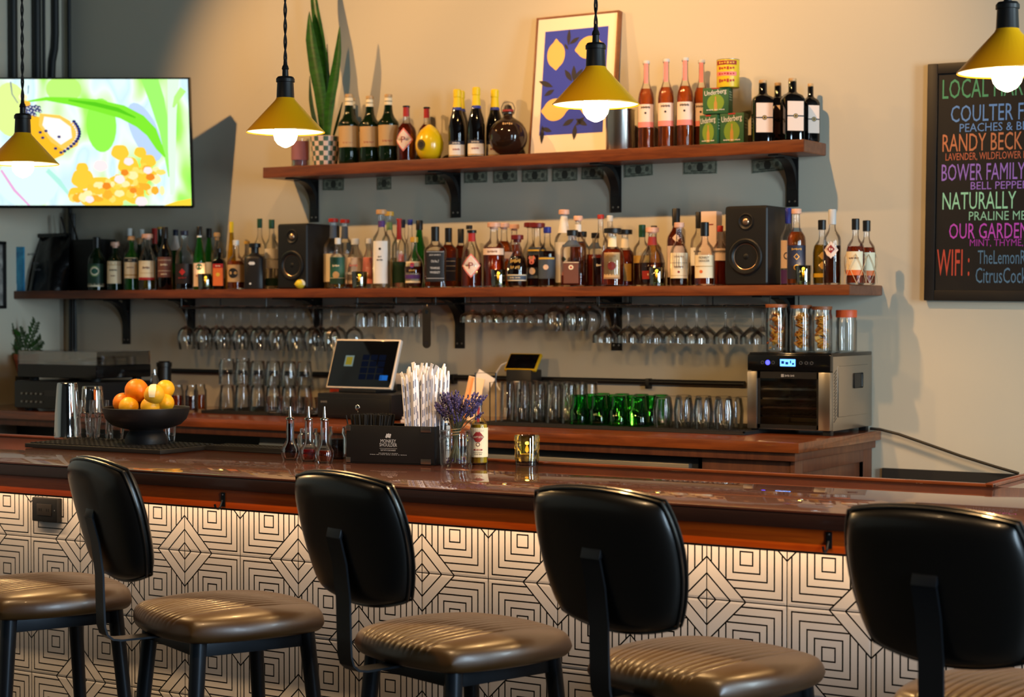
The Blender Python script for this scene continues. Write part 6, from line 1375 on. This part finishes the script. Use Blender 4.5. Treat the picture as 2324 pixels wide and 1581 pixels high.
# fruit bowl
yb=-2.01; xb=X(331,yb)
t=thing('fruit_bowl','matte black pedestal bowl heaped with oranges and lemons','bowl',(xb,yb,ZS_))
zr_=P(331,924,yb).z-ZS_; k_=zr_/.137; rb=98/PPM(331,yb)
MB().lathe([(0,rb*.49),(.012*k_,rb*.49),(.026*k_,rb*.475),(.040*k_,rb*.43),(.048*k_,rb*.385),(.054*k_,rb*.40),(.060*k_,rb*.60),(.072*k_,rb*.79),(.094*k_,rb*.925),(.120*k_,rb*.985),(.136*k_,rb),(.1385*k_,rb*.99),(.136*k_,rb*.965),(.105*k_,rb*.91),(.080*k_,rb*.76),(.068*k_,rb*.4),(.066*k_,.001)],noisy(pb('matte_black_bowl',(22,22,24),.5),120,.15),48).build('bowl_body',t,40)
OR=(226,128,22); LE=(236,176,34)
for px,py,dy,rp_,col,nub,tl,lab in ((310,886,.0,27,OR,1,.3,'largest orange at upper left of the fruit bowl heap'),(375,883,.02,21,LE,1.12,1.0,'smooth yellow lemon at upper right of the fruit heap'),
      (350,895,-.045,23,(238,184,48),1.14,1.15,'half-peeled lemon at the front top of the fruit heap'),(279,914,-.01,23,OR,1,.4,'orange at the left rim of the fruit bowl'),(292,922,-.03,22,LE,1.12,1.4,'lemon at the front left rim of the fruit bowl'),
      (341,922,-.045,22,LE,1,.5,'round lemon at the front centre of the bowl rim'),(374,914,-.005,21,LE,1.12,1.5,'lemon at the right rim of the fruit bowl'),(332,910,.05,23,OR,1,.2,'orange at the back of the fruit bowl'),(366,908,.05,22,OR,1,.2,'orange hidden behind the upper right lemon')):
    yq=yb+dy; p=P(px,py,yq); r=rp_/PPM(px,yq)
    lemon('orange' if col==OR else 'lemon',lab,p,r,col,R(-25),tl,'orange' if col==OR else 'lemon','citrus in the fruit bowl',nub if nub>1 else 1,peel='half-peeled' in lab)
# bitters dashers
for px,bot,y,lq,fl,lab in ((658,1042,-2.10,'bit_dark',.72,'dasher bottle of near-black bitters, left of three'),(700,1046,-2.12,'bit_red',.30,'dasher bottle of ruby bitters, middle of three'),(736,1050,-2.14,'bit_amber',.28,'dasher bottle of reddish amber bitters beside the black caddy')):
    x=X(px,y); s_=1/PPM(px,y); hh=P(px,922,y).z-ZB; k=hh; r=21*s_; n_=9.4*s_
    t=thing('bitters_dasher',lab,'bottle',(x,y,ZB),R(10),'bitters dashers on the bar')
    MB().lathe([(0,r*.78),(.004,r*.86),(.020*k/.16,r*1.0),(.034*k/.16,r*1.0),(.052*k/.16,n_*1.25),(.060*k/.16,n_),(.118*k/.16,n_*.95),(.119*k/.16,n_*.80),(.060*k/.16,n_*.84),(.050*k/.16,n_*1.05),(.034*k/.16,r*.92),(.018,r*.92),(.006,r*.76),(.006,.001)],G_clear,8 if False else 28,cap=False).build('flask_glass',t,50)
    pl_=[(.0065,r*.74),(.018*k/.16,r*.90),(.032*k/.16,r*.90)]
    if fl>.5: pl_+=[(.050*k/.16,n_*1.0),(.058*k/.16,n_*.82),(fl*k*.95,n_*.80)]
    else: pl_+=[(.036*k/.16,r*.80)]
    MB().lathe(pl_,LIQ[lq],28).build('bitters',t,50)
    MB().lathe([(.100*k/.16,n_*.72),(.119*k/.16,n_*.80),(.121*k/.16,n_*.95)],pb('cork_brown',(150,72,30),.7),18).build('cork',t)
    MB().lathe([(.121*k/.16,n_*1.1),(.124*k/.16,n_*1.12),(.126*k/.16,n_*.9),(.128*k/.16,n_*.42),(hh,n_*.2)],M_steelpol,16).build('dasher_spout',t)
# dark jars behind the dashers
for px,y,w,top,lab in ((765,-2.0,50,968,'squat jar of dark cherries behind the dashers, nearest the caddy'),(700,-1.93,52,972,'clear squat jar behind the middle dasher')):
    r=w/PPM(px,y)/2; hh=P(px,top,y).z-ZB-(.007 if px==700 else 0); zz=ZB+(.0165 if px==700 else 0); hh=P(px,top,y).z-zz
    t=thing('garnish_jar',lab,'jar',(X(px,y),y,zz))
    MB().lathe([(0,r*.9),(.004,r),(hh*.66,r),(hh*.80,r*.74),(hh,r*.78),(hh,r*.73),(hh*.80,r*.69),(hh*.66,r*.94),(.006,r*.93),(.006,.001)],G_clear,26,cap=False).build('glass_jar',t,50)
    if px!=700: MB().lathe([(.0065,r*.91),(hh*.62,r*.91)],pb('dark_cherries',(18,8,8),.15),24).build('cherries',t)
# black caddy
pa=PZ(786,1050,ZB); pb_=PZ(986,1056,ZB); dv=pb_-pa; rzc=math.atan2(dv.y,dv.x); w=dv.length/2; hh=P(880,966,(pa.y+pb_.y)/2).z-ZB; D=.115
t=thing('straw_caddy','black bar caddy with white whiskey lettering and metal corner clips','caddy',((pa.x+pb_.x)/2,(pa.y+pb_.y)/2,ZB+.0004),rzc)
Mc=pb('caddy_black',(13,13,14),.55); th=.004
b=MB().box(-w,w,0,th,0,hh,Mc,.001).box(-w,w,D-th,D,0,hh,Mc,.001).box(-w,-w+th,th,D-th,0,hh,Mc,.001).box(w-th,w,th,D-th,0,hh,Mc,.001).box(-w,w,0,D,0,.004,Mc)
b.build('caddy_walls',t); MB().box(.045-.002,.045+.002,th,D-th,.004,hh*.9,Mc).box(-.03,-.026,th,D-th,.004,hh*.9,Mc).build('dividers',t)
b=MB(); m=flat(PAPER['sv'])
fn=lambda x,z:Vector((x,-.0006,z)); c0=-.005
add_text(b,'MONKEY',.046,.0095,m,fn,c0-.023,hh*.555); add_text(b,'SHOULDER',.052,.0095,m,fn,c0-.026,hh*.455)
b.box(c0-.026,c0+.026,-.0007,-.0002,hh*.405,hh*.410,m); add_text(b,'PLAY WITH YOUR WHISKEY',.045,.0042,m,fn,c0-.0225,hh*.34)
add_text(b,'enjoy responsibly and in good company',.058,.0020,m,fn,c0-.029,hh*.27); add_text(b,'blended malt scotch whisky bottled in scotland',.110,.0018,m,fn,c0-.055,hh*.235)
for i,(x_,z_) in enumerate(((-.006,.73),(-.001,.74),(.004,.73))):
    x_=c0+x_; b.add([fn(x_-.003,hh*(z_-.035)),fn(x_+.002,hh*(z_-.055)),fn(x_+.005,hh*(z_+.05)),fn(x_+.001,hh*(z_+.065))],[(0,1,2,3)],m)
b.build('front_lettering',t,smooth=False)
for i,(x_,z_) in enumerate(((-w+.006,.002),(-w+.006,hh-.016),(w-.040,.002),(w-.040,hh-.016))):
    MB().box(x_-(.007 if i<2 else .0),x_+(.007 if i<2 else .030),-.002,.001,z_,z_+.014,M_steel,.0012).build('corner_clip',t)
rot=Matrix.Rotation(rzc,4,'Z'); base=Vector(t.location)
def cpos(x,y,z): return base+rot@Vector((x,y,z))
# straws
Ms=[flat(c) for c in ((238,238,242),(226,226,236),(214,216,226))]; inkm=flat((128,136,164)); 
protos=[]
for v in range(5):
    b=MB(); l=.236+.006*v; b.tube([(0,0,0),(0,0,l-.012),(.001*(v-2),.0012,l)],[.0046,.0046,.0026],Ms[v%3],8)
    for q in range(5):
        z_=.05+.036*q+.004*v
        for sgn in (-1,):
            b.box(-.0012,.0012,-.0050,-.0044,z_,z_+.020,inkm)
    o=b.build('paper_straw',angle=50); protos.append(o)
n=0
for j in range(4):
    for i in range(12):
        lx=.050+(w-.058)*i/11+random.uniform(-.002,.002); ly=.014+.027*j+random.uniform(-.004,.004)
        o=protos[n] if n<5 else protos[n%5].copy()
        if n>=5: COL.objects.link(o)
        p=cpos(lx,ly,.0045+random.uniform(0,.014) if j else .0045); o.location=p
        lean_=(-.09+.13*i/11)*.8
        o.rotation_euler=(R(random.uniform(-2,3))-(.02*j),lean_+random.uniform(-.03,.03),rzc+random.uniform(-.5,.5)); tag(o,'white paper-wrapped straw standing in the bundle of the black caddy','straw','white wrapped straws in the caddy'); n+=1
# frayed wrapper ends
for i in range(9):
    p=cpos(.045+.008*i*.9,.012+.012*(i%5),.215+.008*(i%3)); t2=tag(MB().box(-.005,.005,-.0006,.0006,0,.045+.004*(i%4),Ms[i%3]).build('straw_wrapper',smooth=False),'torn white straw wrapper sticking up from the straw bundle','wrapper','torn wrappers on the straws')
    t2.location=p; t2.rotation_euler=(R(random.uniform(-20,10)),R(-38+9*i+random.uniform(-8,8)),rzc+random.uniform(-.6,.6))
o0=MB().tube([(0,0,0),(0,0,.130)],.0021,pb('black_straw',(10,10,10),.75),6).build('cocktail_straw'); n=0
for j in range(6):
    for i in range(26):
        o=o0 if n==0 else o0.copy()
        if n: COL.objects.link(o)
        o.location=cpos(-w+.022+.0031*i+random.uniform(-.002,.002)+(0),.012+.016*j+random.uniform(-.004,.004),.0045); o.rotation_euler=(random.uniform(-.06,.06),(-.30+.60*i/25)*.6+random.uniform(-.07,.07),0)
        if i>=22 and j%2: o.location=cpos(-w+.05+.006*j,.03+.01*j,.0045)
        tag(o,'thin black cocktail straw in the brush-like bunch of the caddy','straw','black cocktail straws in the caddy'); n+=1
x_=-w+.012; t=thing('bar_spoon','steel bar spoon tip poking up at left of the black straws','spoon',cpos(x_,.05,.0045),rzc)
MB().tube([(0,0,0),(.0,0,.14)],.0018,M_steelpol,6).ball((0,0,.146),(.0075,.004,.009),M_steelpol,12,8).build('spoon_body',t)
# white wrapped bottle behind the lavender
y=-1.955; x=X(1009,y); hh=P(1000,908,y).z-ZB; r=17/PPM(1000,y)
bt=bottle('bitters_bottle','white-labelled bitters bottle between the caddy and lavender jar',1007,908,28,y,ZB,'sloped','clear','pale',.4,('navy',.10,1.15),[('L',.03,.60,110,'w'),('T','BITTERS',.28,.03,.007,'k'),('T','LEMON',.35,.026,.007,'k'),('B',.2,.205,60,'k'),('L',.64,.72,170,'w')],0,xy=(x,y))
# lavender jar
y=-2.02; x=X(1034,y); r=39/PPM(1034,y); hh=P(1034,977,y).z-ZB
t=thing('lavender_jar','clear glass jar holding the dried lavender bunch','jar',(x,y,ZB))
MB().lathe([(0,r*.84),(.004,r*.90),(hh*.72,r*.95),(hh*.80,r*1.0),(hh*.84,r*.92),(hh*.97,r*.90),(hh,r*.95),(hh+.001,r*.90),(hh*.96,r*.85),(hh*.83,r*.86),(hh*.72,r*.89),(.008,r*.84),(.008,.001)],G_clear,36,cap=False).build('glass_jar',t,50)
t=thing('lavender_bunch','dried purple lavender bunch tied with twine in a glass jar','flowers',(x,y,ZB+.0085))
Mlav=[pb('lavender_%d'%i,c,.8) for i,c in enumerate(((74,64,112),(52,44,86),(92,80,130)))]; Mst=pb('lavender_stem',(96,98,72),.8); random.seed(11)
bs=MB(); bf=MB()
for i in range(96):
    a=random.uniform(0,2*PI); q=random.random()**.6; b0=Vector((.022*q*cos(a),.022*q*sin(a),.001)); nk=Vector((.010*q*cos(a+2.2),.010*q*sin(a+2.2),.075))
    tip=Vector((.080*q*cos(a+.3)+.014,.062*q*sin(a+.3),.135+.055*random.random()+(1-q)*.012)); 
    bs.tube([b0,nk,nk.lerp(tip,.5)+Vector((0,0,.008)),tip],.0007,Mst,4)
    d=(tip-nk).normalized(); L_=random.uniform(.026,.042)
    for k_ in range(11):
        p=tip-d*L_*(k_/11)+Vector((random.uniform(-1,1),random.uniform(-1,1),random.uniform(-1,1)))*.0020; rr=random.uniform(.0022,.0040)
        bf.add([p+Vector(v)*rr for v in ((1,0,0),(-1,0,0),(0,1,0),(0,-1,0),(0,0,1.3),(0,0,-1.3))],[(0,2,4),(2,1,4),(1,3,4),(3,0,4),(2,0,5),(1,2,5),(3,1,5),(0,3,5)],Mlav[(i+k_)%3])
bs.build('stems',t)['kind']='stuff'; bf.build('flower_heads',t,smooth=False)['kind']='stuff'
bd=MB()
for i in range(70):
    a=random.uniform(0,2*PI); q=.026*random.random()**.5; p=Vector((q*cos(a),q*sin(a),random.uniform(.001,.012))); rr=random.uniform(.0018,.003)
    bd.add([p+Vector(v)*rr for v in ((1,0,0),(-1,0,0),(0,1,0),(0,-1,0),(0,0,1.3),(0,0,-1.3))],[(0,2,4),(2,1,4),(1,3,4),(3,0,4),(2,0,5),(1,2,5),(3,1,5),(0,3,5)],Mlav[i%3])
bd.build('fallen_buds',t,smooth=False)['kind']='stuff'
MB().tube([(.0135*cos(.5*i),.0135*sin(.5*i),.070+.0006*i) for i in range(40)],.0011,pb('jute_twine',(190,160,110),.9),5).build('twine_tie',t)
# bitters bottle
y=-1.955
bottle('bitters_bottle','yellow bitters bottle with cream label and maroon lozenge beside lavender',1087,906,40,y,ZB,'std','clear','brightgold',.62,('navy',.09,1.15),
    [('L',.12,.57,88,'c'),('Q',.43,.013,'wr',1,-.004),('Q',.43,.013,'wr',1,.004),('Q',.43,.013,'wr',1,0),('T','SCRAPPY\'S BITTERS',.43,.030,.006,'c'),('D',.315,.0055,'br',1),('D',.315,.0035,'c',2),('B',.222,.245,28,'wr'),('T','SMALL BATCH',.233,.014,.003,'c'),('T','BITTERS COMPANY',.19,.024,.0024,'k'),('T','seattle wash.',.165,.020,.0024,'k'),('B',.52,.523,40,'br'),('L',.66,.88,20,'wr')],0,xy=(X(1087,y),y))
# candle on the bar
y=-1.90; hm=P(1196,988,y).z-ZB
tealight(1196,y,ZB,57,hm,'large etched olive glass candle holder glowing on the bar',True)
